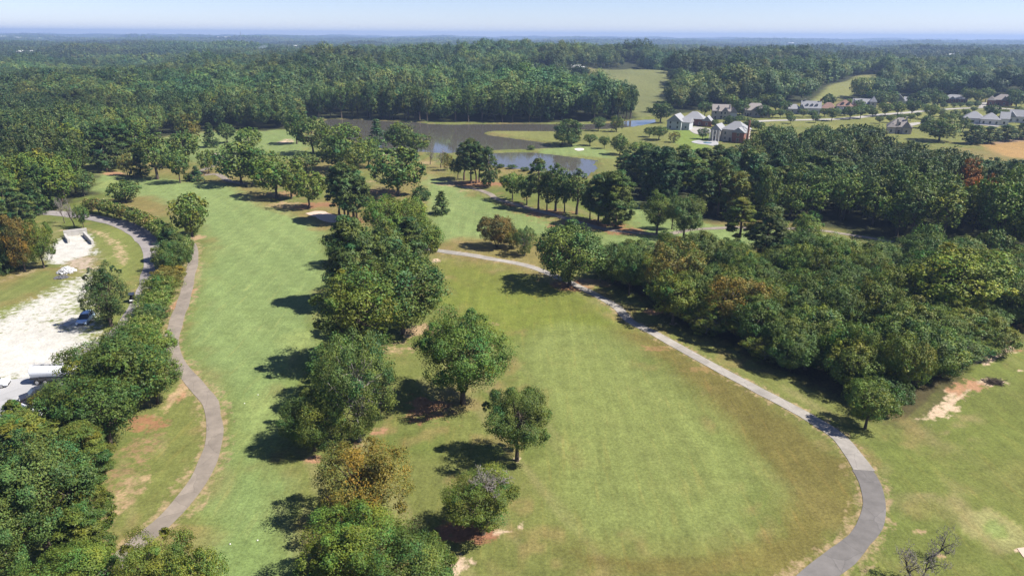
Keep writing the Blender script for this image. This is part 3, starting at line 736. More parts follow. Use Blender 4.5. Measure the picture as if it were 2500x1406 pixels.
def foliage(lobes, puffs, per, a, asp, r, centre, flat=1.0, up=.25, rnd=.75, flower=0.0, warm=0.0, calm=False):
    """lobes: (x,y,z,radius); returns leaf quads and their colours"""
    L = np.array(lobes, float); nl = len(L)
    tone_l = r.uniform(.78, 1.26, nl)
    out_l = unit(L[:, :3] - np.array(centre)[None, :])
    # puffs
    if calm: tone_l = r.uniform(.9, 1.12, nl)
    d = unit(r.normal(size=(nl, puffs, 3)) + out_l[:, None, :] * .75)
    d[..., 2] *= flat
    pc = L[:, None, :3] + d * (L[:, 3, None, None] * r.uniform(.66, 1.03, (nl, puffs, 1)))
    pr = L[:, 3, None] * r.uniform(.26, .44, (nl, puffs))
    tone_p = tone_l[:, None] * r.uniform(.84, 1.18, (nl, puffs))
    # leaves
    e = unit(r.normal(size=(nl, puffs, per, 3)))
    lc = pc[:, :, None, :] + e * np.array([1, 1, flat ** .5]) * (pr[:, :, None, None] * r.uniform(.35, 1.15, (nl, puffs, per, 1)))
    n = unit(e * .55 + d[:, :, None, :] * .9 + out_l[:, None, None, :] * .45 + r.normal(size=e.shape) * rnd + np.array([0, 0, up]))
    tone = (tone_p[:, :, None] * r.uniform(.84, 1.18, (nl, puffs, per))).reshape(-1)
    hue = (r.normal(0, .15, (nl, 1, 1)) + r.normal(0, .06, (nl, puffs, 1)) + r.normal(0, .07, (nl, puffs, per))).reshape(-1) + warm
    colr = np.stack([tone * (1 + hue * 1.3), tone * (1 + hue * .25), tone * (1 - hue * .6)], 1)
    if flower:
        k = (r.uniform(size=len(colr)) < flower * (e[..., 2].reshape(-1) * .5 + .75))
        colr[k] = np.array([4.2, 2.7, 7.2]) * r.uniform(.7, 1.2, (k.sum(), 1))
    V = leaf_quads(lc.reshape(-1, 3), n.reshape(-1, 3), a * r.uniform(.65, 1.35, nl * puffs * per), asp, r)
    return V, np.clip(colr, .05, 14)

def crown_mesh(name, parts, mat):
    V = np.concatenate([p[0] for p in parts]); C = np.concatenate([p[1] for p in parts])
    nq = len(V)
    me = fast_mesh(name, V.reshape(-1, 3), np.arange(nq * 4).reshape(nq, 4), mats=[mat])
    col_attr(me, 'lc', np.repeat(C, 4, 0))
    return me

def tubes(name, paths, mat, n=6):
    VV = []; FF = []; b = 0
    for pts, rad in paths:
        P = np.array(pts, float); T = np.gradient(P, axis=0); T = unit(T)
        ref = np.where(np.abs(T[:, 2:3]) > .9, np.array([[1., 0, 0]]), np.array([[0, 0, 1.]]))
        u = unit(np.cross(T, ref)); v = np.cross(T, u)
        ang = np.linspace(0, 2 * np.pi, n, endpoint=False)
        ring = P[:, None, :] + (u[:, None, :] * np.cos(ang)[None, :, None] + v[:, None, :] * np.sin(ang)[None, :, None]) * np.asarray(rad)[:, None, None]
        VV.append(ring.reshape(-1, 3)); k = len(P)
        i = np.arange(k - 1)[:, None] * n; j = np.arange(n)[None, :]; j2 = (np.arange(n)[None, :] + 1) % n
        FF.append(np.stack([(i + j).ravel(), (i + j2).ravel(), (i + n + j2).ravel(), (i + n + j).ravel()], 1) + b)
        b += k * n
    return fast_mesh(name, np.concatenate(VV), np.concatenate(FF), mats=[mat], smooth=True)

LOD = {'huge': (4.2, .48), 'near': (1.75, .76), 'mid': (.36, 1.62), 'far': (.24, 1.65)}

def limbs(H, trunk_top, lobes, r, r0, every=1, lean=0.0, start=.25):
    wob = r.normal(0, .012 * H, (5, 2)); wob[0] = 0
    z = np.linspace(-.15, trunk_top, 6)
    tr = [(0, 0, -.15)] + [(wob[i, 0] + lean * (i + 1) / 5, wob[i, 1], z[i + 1]) for i in range(5)]
    paths = [(tr, [r0 * 1.35, r0 * 1.02, r0 * .86, r0 * .7, r0 * .55, r0 * .35])]
    for k, l in enumerate(lobes[::every]):
        t0 = r.uniform(start, .95)
        zi = trunk_top * t0
        p0 = np.array([np.interp(zi, z, [p[0] for p in tr]), np.interp(zi, z, [p[1] for p in tr]), zi])
        p3 = np.array(l[:3]); m1 = p0 * .6 + p3 * .4 + np.array([0, 0, -.06 * H * r.uniform(0, 1)]) + r.normal(0, .02 * H, 3)
        m2 = p0 * .25 + p3 * .75 + r.normal(0, .015 * H, 3)
        rr = r0 * r.uniform(.28, .45)
        paths.append(([p0, m1, m2, p3], [rr, rr * .7, rr * .42, rr * .12]))
    return paths

def broad(seed, lod, H=12., R=5., base=.18, nl=36, dens=1.0, a=.036, spread=.62, lr=(.27, .40), top=1.0, warm=0.0, mat='leaf', bark='bark', lump=.30, rnd=.75, flower=0., multi=False, stray=.45):
    r = np.random.default_rng(seed); cf, af = LOD[lod]
    zc = H * (base + (1 - base) * .5); rz_ = H * (1 - base) * .5
    k = np.arange(nl) + .5
    ph = np.arccos(1 - 2 * k / nl); th = np.pi * (1 + 5 ** .5) * k
    d = np.stack([np.cos(th) * np.sin(ph), np.sin(th) * np.sin(ph), np.cos(ph)], 1) + r.normal(0, .16, (nl, 3))
    d = unit(d)
    q = r.normal(size=(4, 3))
    lum = 1 + lump * np.sin(d @ q[0] * 2.1 + 1) * .6 + lump * np.sin(d @ q[1] * 3.4) * .5 + r.normal(0, lump * .28, nl)
    ax = np.array([R, R, rz_])
    zf = np.clip(d[:, 2], -1, 1)
    wid = np.where(zf > 0, 1 - (1 - top) * zf, 1 - .18 * np.abs(zf))      # crown narrows upward when top < 1
    lobes = []
    for i in range(nl):
        s = spread * lum[i] * r.uniform(.88, 1.1)
        p = d[i] * ax * s; p[:2] *= wid[i]
        lobes.append((*(p + [0, 0, zc]), R * r.uniform(*lr)))
    for i in range(int(nl * stray)):                                      # boughs that break the outline
        e = unit(r.normal(size=3) + [0, 0, .15]); p = e * ax * spread * r.uniform(1.15, 1.42)
        lobes.append((*(p + [0, 0, zc]), R * r.uniform(.10, .19)))
    for i in range(max(3, nl // 7)):                                      # inner fill
        p = unit(r.normal(size=3)) * ax * .28
        lobes.append((*(p + [0, 0, zc]), R * .33))
    nlob = len(lobes)
    tot = 10500 * dens * cf
    puffs = max(3, int(round(16 * cf ** .5))); per = max(3, int(tot / nlob / puffs))
    if lod == 'far': puffs = 7; per = max(4, int(tot / len(lobes) / puffs))
    f = foliage(lobes, puffs, per, R * a * af, .62, r, (0, 0, zc - rz_ * .2), warm=warm, rnd=rnd if lod != 'far' else .25, flower=flower, calm=lod == 'far')
    crown = crown_mesh('crown', [f], M[mat])
    every = 1 if lod in ('near', 'huge') else 3
    if multi:
        paths = []
        for s in range(5):
            g = r.uniform(0, 6.28); o = r.uniform(.15, .4)
            tip = np.array([np.cos(g) * R * r.uniform(.3, .6), np.sin(g) * R * r.uniform(.3, .6), zc])
            p0 = np.array([np.cos(g) * o * .4, np.sin(g) * o * .4, -.1])
            paths.append(([p0, p0 * .7 + tip * .3 + [0, 0, .12 * H], tip], [H * .014, H * .011, H * .005]))
    else:
        paths = limbs(H, zc + rz_ * .35, lobes[:nl + int(nl * stray)], r, H * .021, every)
    return crown, tubes('trunk', paths, M[bark], 7 if lod in ('near', 'huge') else 5), H, 0

def pine(seed, lod, H=20., R=3.6, base=.42, nl=30, dens=1.0, a=.10, flat=.5, mat='needle', shape='pine', warm=0., low=0, bark='pine_bark'):
    r = np.random.default_rng(seed); cf, af = LOD[lod]
    lobes = []
    for i in range(nl):
        t = (i + r.uniform(0, 1)) / nl
        z = H * (base + (.98 - base) * t)
        if shape == 'pine': w = R * (np.sin(np.pi * min(.98, .22 + t * .76)) ** .8)
        elif shape == 'cone': w = R * (1 - t) ** .82 * .95 + .12
        else: w = R * (1 - t) ** .5 * (.62 + .38 * min(1, t * 4))
        g = i * 2.4 + r.uniform(-.6, .6)
        rr = w * r.uniform(.45, .8) if shape == 'pine' else w * r.uniform(.4, .72)
        lr_ = (R * r.uniform(.26, .42)) * (1 if shape == 'pine' else (.55 + .6 * (1 - t)))
        lobes.append((np.cos(g) * rr, np.sin(g) * rr, z - lr_ * .3, lr_))
    lobes.append((0, 0, H * .96, R * .2))
    if shape == 'pine':
        for i in range(low):
            g = r.uniform(0, 6.28); lobes.append((np.cos(g) * R * .6, np.sin(g) * R * .6, H * r.uniform(.22, .4), R * .22))
    else:
        for i in range(nl // 3):
            t = r.uniform(0, .75); lobes.append((r.normal(0, .1 * R), r.normal(0, .1 * R), H * (base + (.95 - base) * t), R * .42 * (1 - t * .8)))
    tot = 11500 * dens * cf; puffs = max(3, int(round(13 * cf ** .5)))
    if lod == 'far': lobes = lobes[::2]; puffs = 4
    per = max(4, int(tot / len(lobes) / puffs))
    f = foliage(lobes, puffs, per, R * a * af ** .8, .20 if shape == 'pine' else .36, r, (0, 0, H * (base + .1)), flat=flat, up=.4, rnd=.8 if lod != 'far' else .4, warm=warm, calm=lod == 'far')
    crown = crown_mesh('crown', [f], M[mat])
    paths = limbs(H, H * .93, lobes[:nl], r, H * .0155, 1 if lod in ('near', 'huge') else 2, lean=r.normal(0, .25), start=base + .05)
    for k in range(1, len(paths)):
        P, rd = paths[k]; zt = P[-1][2]
        p0 = np.array([0, 0, max(zt - .06 * H, .12 * H)]); P[0] = p0; P[1] = p0 * .6 + np.array(P[3]) * .4; P[2] = p0 * .25 + np.array(P[3]) * .75
        paths[k] = (P, [x * .6 for x in rd])
    return crown, tubes('trunk', paths, M[bark], 7 if lod in ('near', 'huge') else 5), H, 0

def bare(seed, lod, H=6., R=3., bark='bark', dens=1.0):
    r = np.random.default_rng(seed); tr = []; tw = []
    def grow(p, d, L, rad, depth):
        P = [p]; q = p.copy(); dd = d.copy(); k = 4
        for i in range(k):
            dd = unit(dd + r.normal(0, .20, 3) + np.array([0, 0, .04])); q = q + dd * L / k; P.append(q)
        rd = [rad * (1 - .4 * i / k) for i in range(k + 1)]
        (tr if depth < 3 else tw).append((P, rd))
        if depth < 6:
            for i in range((5, 3, 3, 2, 2, 2)[depth]):
                j = int(r.integers(2, k + 1)) if depth else k - (i % 2); nd = unit(dd * .6 + r.normal(0, .66, 3) + np.array([0, 0, .16]))
                grow(P[j], nd, L * r.uniform(.58, .78), max(rd[j] * .6, H * .0036), depth + 1)
    grow(np.array([0., 0, -.1]), np.array([.12, 0, 1.]), H * .34, H * .030, 0)
    tm = tubes('trunk', tr, M[bark], 6)
    cm = tubes('branches', tw, M['pale_bark'], 3)
    return cm, tm, H, 0

KIND = {
    'oak1': lambda l: broad(101, l), 'oak2': lambda l: broad(102, l, nl=30, lr=(.3, .44), spread=.58), 'oak3': lambda l: broad(103, l, nl=42, lr=(.22, .36), lump=.3),
    'oak4': lambda l: broad(104, l, H=12, R=5.6, base=.12, nl=44, lump=.16), 'oak5': lambda l: broad(105, l, H=14, R=4.6, base=.15, top=.75), 'oak6': lambda l: broad(106, l, H=12, R=5.2, base=.25, nl=32, lump=.32),
    'round1': lambda l: broad(111, l, H=9, R=4.2, base=.12, nl=48, lump=.10, lr=(.24, .33), spread=.66, stray=.2), 'round2': lambda l: broad(112, l, H=9, R=4.4, base=.05, nl=50, lump=.12, lr=(.22, .32), spread=.68, stray=.15),
    'tall1': lambda l: broad(121, l, H=16, R=4.2, base=.12, top=.6, nl=44), 'tall2': lambda l: broad(122, l, H=15, R=4.6, base=.16, top=.7, nl=40, lump=.3), 'tall3': lambda l: broad(123, l, H=17, R=4.0, base=.2, top=.65, nl=38, lump=.26),
    'lolly': lambda l: broad(131, l, H=10.5, R=4.4, base=.28, nl=26, lump=.34, lr=(.24, .36), spread=.66), 'lolly2': lambda l: broad(132, l, H=10, R=4.6, base=.30, nl=30, lump=.25),
    'open1': lambda l: broad(141, l, H=11, R=5.2, base=.12, nl=40, dens=.72, lr=(.2, .32), spread=.7, lump=.3, rnd=.9), 'open2': lambda l: broad(142, l, H=11, R=5.0, base=.1, nl=44, dens=.8, lr=(.18, .3), spread=.72, lump=.34, rnd=.9, bark='pale_bark'),
    'bush1': lambda l: broad(151, l, H=6, R=4., base=0.0, nl=44, lump=.24, multi=True), 'bush2': lambda l: broad(152, l, H=6, R=4., base=0.0, nl=40, lump=.34, lr=(.2, .36), multi=True), 'vase': lambda l: broad(153, l, H=6, R=3.6, base=.16, nl=42, lump=.2, top=1.0, multi=True, lr=(.2, .3), spread=.68),
    'myrt1': lambda l: broad(161, l, H=4.8, R=2.6, base=.34, nl=26, lump=.26, flower=.07, multi=True, a=.042), 'myrt2': lambda l: broad(162, l, H=4.8, R=2.6, base=.30, nl=26, lump=.3, flower=.12, multi=True, a=.042), 'myrt3': lambda l: broad(163, l, H=4.8, R=2.6, base=.1, nl=30, lump=.3, flower=.05, multi=True, a=.042),
    'myrt4': lambda l: broad(164, l, H=4.8, R=2.8, base=.04, nl=34, lump=.28, flower=.13, multi=True, a=.042),
    'pine1': lambda l: pine(201, l, low=2), 'pine2': lambda l: pine(202, l, R=4.2, base=.36, nl=34), 'pine3': lambda l: pine(203, l, H=18, R=4.6, base=.3, nl=36, low=3), 'pine4': lambda l: pine(204, l, H=17, R=4.8, base=.12, nl=44),
    'cedar1': lambda l: broad(211, l, H=9.5, R=3.4, base=.02, nl=54, lump=.14, top=.32, a=.032, mat='needle', lr=(.22, .32), stray=.3), 'cedar2': lambda l: pine(212, l, H=9, R=3.0, base=.08, nl=40, a=.055, flat=.8, shape='cedar', dens=1.2),
    'spruce': lambda l: pine(221, l, H=9, R=3.0, base=.06, nl=46, a=.06, flat=.45, shape='cone'), 'spruce2': lambda l: pine(222, l, H=12, R=3.6, base=.1, nl=50, a=.06, flat=.4, shape='cone'),
    'bare1': lambda l: bare(301, l), 'bare2': lambda l: bare(303, l), 'bare3': lambda l: bare(307, l),
}
_proto = {}
def proto(kind, lod):
    if kind.startswith('bare'): lod = 'near'
    k = (kind, lod)
    if k not in _proto:
        cm, tm, H, _ = KIND[kind](lod)
        v = np.empty(len(cm.vertices) * 3, np.float32); cm.vertices.foreach_get('co', v); v = v.reshape(-1, 3)
        Wd = np.percentile(np.hypot(v[:, 0], v[:, 1]), 98.0) * 2.0
        Ht = np.percentile(v[:, 2], 99.8)
        _proto[k] = (cm, tm, Ht, Wd)
    return _proto[k]

TINT = {'mid': (1, 1, 1), 'dark': (.72, .80, .78), 'deep': (.60, .70, .72), 'light': (1.35, 1.30, 1.0), 'yellow': (1.85, 1.48, .75), 'lime': (1.40, 1.20, .80), 'olive': (1.3, 1.12, .85),
        'grey': (1.16, 1.08, 1.25), 'rust': (2.1, 1.1, .95), 'brown': (1.9, 1.15, 1.15), 'orange': (2.1, 1.35, .75), 'blue': (.95, 1.12, 1.5), 'red': (3.0, .85, .8), 'wine': (1.7, .85, .95), 'bright': (1.22, 1.18, .85), 'none': (1, 1, 1)}
NAME = {'oak': 'broadleaf_tree', 'round': 'broadleaf_tree', 'tall': 'broadleaf_tree', 'lolly': 'broadleaf_tree', 'open': 'broadleaf_tree', 'bush': 'shrub', 'vase': 'shrub', 'myrt': 'myrtle_tree',
        'pine': 'pine_tree', 'cedar': 'cedar_tree', 'spruce': 'spruce_tree', 'bare': 'bare_tree'}
CAT = {'street_tree': 'tree', 'thicket_tree': 'tree', 'broadleaf_tree': 'tree', 'shrub': 'shrub', 'myrtle_tree': 'tree', 'pine_tree': 'pine', 'cedar_tree': 'cedar', 'spruce_tree': 'spruce', 'bare_tree': 'bare tree'}
N_TREES = [0]
def plant(kind, p, h, w, tint, label, group=None, rz=None, name=None, lod=None):
    """a tree of height h and crown width w standing on p"""
    d = (Vector(p) - Vector((0, 0, CAM_Z))).length
    lod = lod or ('huge' if d < 112 and w > 6 else 'near' if d < 215 else 'mid')
    cm, tm, H0, W0 = proto(kind, lod)
    nm = name or NAME[kind.rstrip('0123456789')]
    o = thing(nm, label, CAT[nm], p, random.uniform(0, 6.28) if rz is None else rz, group)
    s = w / W0
    o.scale = (s, s, h / H0)
    c = link('crown' if not kind.startswith('bare') else 'branches', cm, o)
    t = link('trunk', tm, o)
    j = random.uniform(.92, 1.08)
    tc = TINT[tint] if isinstance(tint, str) else tint
    c.color = (tc[0] * j * random.uniform(.96, 1.04), tc[1] * j, tc[2] * j * random.uniform(.94, 1.06), 1)
    N_TREES[0] += 1
    return o

def tree(kind, bx, by, ty, wpx, tint, label, group=None, rz=None, name=None, lod=None, hmin=1.0):
    p = G(bx, by)
    k = mpp(p)
    w = wpx * k * 1.06
    th = math.atan2(CAM_Z - p.z - 5, math.hypot(p.x, p.y))
    h = height_at(p, bx, ty) - .5 * w * (1 / math.cos(th) - 1) * .8
    h = max(h, hmin)
    return plant(kind, p, h, w, tint, label, group, rz, name, lod)
# ------------------------------------------------------------------ single trees: kind, base x, base y, top y, crown width (photo pixels), tint, label
T = [
 # the column of trees between the two fairways, front to back
 ('open1', 780, 1475, 1362, 130, 'light', 'small leafy tree cut by the bottom edge, left of the lime-topped tree'),
 ('oak3', 880, 1440, 1222, 240, 'lime', 'lime-topped broadleaf tree at the bottom edge below the rusty tree'),
 ('oak6', 1010, 1490, 1290, 215, 'mid', 'green broadleaf tree at the bottom edge beside the lime-topped one'),
 ('open1', 895, 1275, 1062, 225, 'rust', 'rusty orange-tinged thin tree turning autumn colour between the fairways'),
 ('oak5', 1178, 1302, 1130, 190, 'olive', 'dark leaning tree with a dead grey top on red bare soil'),
 ('lolly', 1262, 1124, 936, 172, 'mid', 'young lollipop-shaped tree with a clear trunk in the rough'),
 ('oak3', 1130, 985, 748, 215, 'light', 'large airy tree casting a round shadow on red soil'),
 ('round1', 768, 1100, 945, 142, 'mid', 'dense rounded tree at the front left of the middle tree column'),
 ('open2', 878, 1075, 800, 200, 'grey', 'grey-green thin tree with bare pale limbs behind the dense rounded tree'),
 ('oak2', 845, 985, 815, 175, 'mid', 'mid green tree in the middle column behind the thin grey-green tree'),
 ('tall2', 878, 895, 648, 195, 'olive', 'tall olive-green tree in the middle column, yellowing at its top'),
 ('oak4', 985, 815, 617, 205, 'mid', 'broad deep green tree in the middle column beside the tall olive tree'),
 ('pine4', 862, 745, 525, 130, 'mid', 'dark pine on the fairway side of the middle tree column'),
 ('oak3', 945, 712, 540, 125, 'grey', 'soft grey-green tree in the heart of the middle tree column'),
 ('spruce2', 1005, 690, 528, 118, 'mid', 'evergreen with drooping layers in the middle tree column'),
 ('oak2', 1030, 665, 522, 115, 'olive', 'olive tree at the rear right of the middle tree column'),
 ('oak1', 938, 610, 478, 95, 'light', 'light green tree behind the evergreen of the middle column'),
 ('oak1', 1000, 605, 480, 90, 'light', 'second light green tree behind the evergreen, nearer the fir'),
 ('oak2', 838, 650, 560, 80, 'dark', 'dark low tree tucked behind the pine of the middle column'),
 # pines by the bunker
 ('pine1', 829, 540, 405, 62, 'mid', 'slim pine nearest the pinkish bunker'),
 ('pine2', 843, 546, 396, 66, 'mid', 'second pine from the pinkish bunker, tallest of its clump'),
 ('pine1', 852, 538, 410, 62, 'dark', 'third pine from the pinkish bunker, dark in its clump'),
 ('pine2', 864, 536, 402, 74, 'mid', 'fourth pine from the pinkish bunker'),
 ('pine3', 872, 542, 425, 82, 'mid', 'broad pine at the end of the bunker clump'),
 # around them
 ('spruce', 1078, 523, 466, 48, 'mid', 'small lone fir on the far fairway'),
 ('round1', 1028, 501, 454, 50, 'deep', 'small dark round tree beside the lone fir'),
 ('oak4', 972, 477, 356, 130, 'mid', 'big spreading dark green tree behind the middle column'),
 ('round1', 1390, 698, 536, 168, 'mid', 'large dense round tree at the cart path bend'),
 ('vase', 1213, 604, 523, 92, 'wine', 'reddish brown vase-shaped shrub on the far fairway'),
 ('vase', 1250, 606, 555, 60, 'brown', 'brownish low shrub between the reddish shrub and the small grey tree'),
 ('open2', 1281, 624, 552, 56, 'grey', 'small grey-green tree beside the reddish shrub'),
 # pine group near the pond
 ('oak2', 1118, 436, 385, 40, 'dark', 'low dark tree at the near end of the pond pines'),
 ('pine1', 1133, 440, 348, 44, 'mid', 'first tall pine of the group below the pond'),
 ('pine2', 1150, 449, 337, 50, 'mid', 'second tall pine of the group below the pond'),
 ('pine1', 1163, 448, 345, 44, 'dark', 'third tall pine of the group below the pond'),
 ('pine2', 1170, 446, 352, 46, 'mid', 'fourth tall pine of the group below the pond'),
 ('pine4', 1193, 457, 358, 52, 'mid', 'lone broad pine just right of the pond pine group'),
 # lake shore left
 ('spruce2', 922, 360, 291, 48, 'blue', 'blue-green fir standing at the lake edge'),
 ('oak4', 978, 372, 298, 76, 'mid', 'taller of the two round trees at the lake edge'),
 ('oak2', 1018, 382, 322, 62, 'mid', 'smaller of the two round trees at the lake edge'),
 ('bare1', 1050, 402, 340, 36, 'none', 'leafless grey tree by the lake bank'),
 ('bare2', 1076, 410, 358, 34, 'none', 'second leafless tree by the lake bank, shorter'),
 ('open1', 1092, 416, 372, 28, 'brown', 'thin brownish tree next to the leafless pair'),
 # row along the middle path
 ('lolly2', 1251, 490, 421, 62, 'light', 'first small tree of the path row, pale green'),
 ('lolly2', 1286, 501, 427, 66, 'mid', 'second small tree of the path row'),
 ('pine2', 1314, 511, 386, 56, 'mid', 'third of the path row, a tall slim pine'),
 ('oak5', 1335, 514, 420, 50, 'dark', 'fourth of the path row, dark and low'),
 ('tall1', 1356, 516, 398, 62, 'mid', 'fifth of the path row, tall and upright'),
 ('oak2', 1378, 521, 418, 62, 'deep', 'sixth of the path row, very dark'),
 ('tall3', 1408, 524, 412, 64, 'mid', 'seventh of the path row, upright crown'),
 ('oak2', 1440, 535, 455, 58, 'deep', 'eighth of the path row, low and shadowed'),
 ('pine3', 1460, 548, 425, 70, 'mid', 'ninth of the path row, a pine with forked trunks'),
 ('pine2', 1478, 546, 418, 76, 'mid', 'tenth of the path row, tall broad pine'),
 ('pine4', 1503, 553, 415, 92, 'light', 'last pine of the path row with a sweeping low bough'),
 ('oak5', 1603, 572, 466, 74, 'olive', 'dark tree with an orange-brown top on the fairway beyond the path'),
 ('oak1', 1668, 585, 478, 88, 'grey', 'grey-green full tree beside the orange-topped one'),
 ('oak2', 1640, 560, 470, 46, 'mid', 'narrow green tree behind the orange-topped one'),
 ('pine1', 1797, 613, 481, 74, 'yellow', 'lone tall yellow-green pine with a long bare trunk'),
 ('pine4', 1868, 630, 497, 96, 'mid', 'dark full pine right of the lone tall pine'),
 ('spruce', 1890, 636, 560, 50, 'mid', 'small fir at the foot of the dark full pine'),
 ('tall2', 1955, 634, 519, 84, 'light', 'pale green tree right of the dark pines'),
 ('bush1', 1625, 600, 563, 40, 'bright', 'bright green little tree at the edge of the far fairway'),
 # thicket edge trees and colour spots
 ('bush1', 1490, 688, 592, 75, 'grey', 'grey-green bushy tree next to the large round tree'),
 ('oak2', 1535, 722, 600, 80, 'mid', 'dark bushy tree at the far tip of the thicket'),
 ('open1', 1640, 740, 585, 135, 'brown', 'brown withering tree at the far end of the thicket'),
 ('oak3', 1642, 790, 660, 128, 'lime', 'bright yellow-green tree at the thicket front'),
 ('open1', 1795, 815, 668, 150, 'rust', 'rust-tinted tree in the thicket behind its front row'),
 ('oak3', 2320, 780, 597, 230, 'yellow', 'large yellow-green tree rising from the back of the thicket'),
 ('oak6', 2112, 1046, 930, 122, 'light', 'small lone tree standing in front of the thicket tip'),
 ('bare1', 2280, 1356, 1262, 84, 'none', 'leafless twisted tree on the lower right slope'),
 ('bare2', 2222, 1418, 1328, 84, 'none', 'leafless tree cut by the bottom edge, first of two'),
 ('bare3', 2250, 1420, 1325, 90, 'none', 'leafless tree cut by the bottom edge, second of two'),
 # left: round trees on the fairway, trees behind the green
 ('round2', 470, 578, 471, 90, 'olive', 'neat oval tree standing alone beside the fairway'),
 ('round2', 308, 494, 441, 78, 'mid', 'neat round bush-like tree beside the green'),
 ('oak1', 205, 478, 416, 60, 'grey', 'grey-green tree at the edge of the green'),
 ('tall2', 150, 505, 406, 85, 'lime', 'yellow-green tree above the access road'),
 ('lolly2', 440, 447, 368, 64, 'mid', 'small spreading tree with a clear trunk behind the green'),
 ('spruce', 482, 443, 405, 36, 'blue', 'little blue spruce behind the green'),
 ('bush1', 460, 442, 424, 22, 'olive', 'low bush beside the little blue spruce'),
 ('tall2', 385, 438, 322, 82, 'mid', 'tall dark-green tree behind the green, beside the spreading one'),
 ('spruce2', 345, 432, 360, 50, 'dark', 'dark fir behind the green, left of the tall tree'),
 ('open1', 312, 430, 375, 38, 'brown', 'small brownish thin tree behind the green'),
 ('pine4', 262, 418, 300, 80, 'dark', 'dark leaning pine in shade above the clay patch'),
 ('pine2', 292, 412, 292, 76, 'dark', 'second dark pine above the clay patch'),
 ('tall1', 330, 402, 288, 80, 'mid', 'tall tree behind the dark pines'),
 ('tall3', 180, 404, 300, 62, 'yellow', 'tall yellowish poplar-like tree at the left wood edge'),
 ('bush1', 210, 398, 370, 32, 'mid', 'round bush at the foot of the yellowish tall tree'),
 ('open2', 104, 425, 345, 46, 'orange', 'orange-brown thin tree at the left wood edge'),
 ('bare3', 122, 415, 335, 36, 'none', 'leafless pale tree beside the orange-brown one'),
 ('oak2', 455, 405, 320, 82, 'mid', 'rounded tree with a yellowish cap behind the small spreading tree'),
 ('open1', 510, 423, 365, 46, 'olive', 'thin olive tree beside the far cart path'),
 ('tall2', 470, 375, 278, 52, 'brown', 'tall brownish-yellow tree on the far fairway'),
 ('spruce2', 515, 360, 300, 40, 'dark', 'dark layered conifer on the far fairway'),
 ('oak1', 555, 350, 300, 44, 'dark', 'small dark tree on the far fairway'),
 ('oak1', 610, 375, 310, 64, 'light', 'light green tree behind the big oak'),
 ('oak4', 590, 450, 345, 112, 'mid', 'big oak at the fairway corner with a wide shadow'),
 ('oak2', 640, 452, 360, 86, 'mid', 'second big oak touching the first at the fairway corner'),
 ('oak6', 676, 484, 386, 118, 'light', 'spreading light green tree on red soil'),
 ('lolly2', 712, 486, 395, 86, 'olive', 'tree with a clear trunk right of the spreading light one'),
 ('oak6', 756, 508, 419, 90, 'olive', 'low grey-olive tree with forked trunk by the bunker'),
 ('oak1', 748, 425, 372, 70, 'grey', 'pale grey-green tree behind the forked olive tree'),
 ('oak3', 725, 352, 268, 54, 'dark', 'dark tree at the left end of the lake'),
 ('oak1', 765, 375, 283, 82, 'mid', 'green tree at the left end of the lake beside the dark one'),
 ('oak1', 835, 378, 300, 96, 'light', 'light green full tree before the lake'),
 ('oak4', 820, 415, 330, 96, 'dark', 'dark full tree in front of the light one by the lake'),
 ('oak6', 868, 425, 352, 74, 'olive', 'olive tree with a clear trunk below the lake'),
 ('oak1', 900, 410, 335, 60, 'light', 'light tree just left of the big spreading dark tree'),
 ('oak1', 690, 310, 258, 50, 'dark', 'dark tree on the far end of the far fairway'),
 # near the access road and yard
 ('cedar1', 272, 797, 638, 100, 'dark', 'full cone-shaped cedar shading the parked minivan'),
 ('lolly2', 205, 558, 500, 36, 'grey', 'small green tree on the verge of the access road'),
 ('bare2', 182, 553, 482, 34, 'none', 'leafless tree on the verge, left of the small green tree'),
 ('bare3', 158, 545, 480, 34, 'none', 'leafless tree furthest along the road verge'),
 ('cedar2', 25, 662, 530, 70, 'dark', 'dark cedar at the left edge beside the gravel bay'),
 ('open1', 62, 662, 522, 84, 'wine', 'dark tree with a reddish top beside the gravel bay'),
 ('open1', 108, 655, 535, 72, 'olive', 'dark thin-stemmed tree overhanging the gravel bay'),
 ('cedar2', -20, 668, 545, 80, 'mid', 'cedar half outside the left edge by the gravel bay'),
 ('pine4', 20, 535, 430, 80, 'mid', 'full pine at the left edge above the road'),
 ('cedar2', 85, 525, 435, 58, 'dark', 'dark pointed cedar beside the road end'),
 ('pine4', 62, 545, 470, 60, 'mid', 'lower pine in front of the pointed cedar'),
 ('pine4', -10, 575, 470, 80, 'dark', 'dark pine at the left edge below the full pine'),
 ('bush2', 130, 512, 470, 45, 'dark', 'dark bush at the road end under the yellow-green tree'),
 # lake peninsula and pond bank
 ('oak4', 1388, 352, 290, 66, 'dark', 'tall dark tree on the lake peninsula'),
 ('oak2', 1372, 355, 318, 46, 'mid', 'lower tree leaning before the tall peninsula tree'),
 ('round1', 1396, 357, 325, 40, 'mid', 'round tree in front of the tall peninsula tree'),
 ('lolly2', 1440, 356, 327, 34, 'mid', 'small round tree right of the peninsula clump'),
 ('lolly2', 1475, 363, 332, 28, 'mid', 'smallest round tree right of the peninsula clump'),
 ('round1', 1513, 378, 327, 44, 'light', 'oval tree on the lawn near the pond green'),
 ('bush1', 1297, 371, 355, 20, 'grey', 'pale flowering bush on the bank between lake and pond'),
 ('open1', 1505, 322, 282, 36, 'olive', 'yellowish thin tree by the lake arm'),
 ('oak1', 1460, 320, 285, 36, 'mid', 'green tree by the lake arm behind the peninsula'),
 ('bare1', 1490, 322, 292, 24, 'none', 'leafless tree by the lake arm'),
 ('oak3', 1612, 300, 247, 62, 'dark', 'large dark tree beside the pale grey house'),
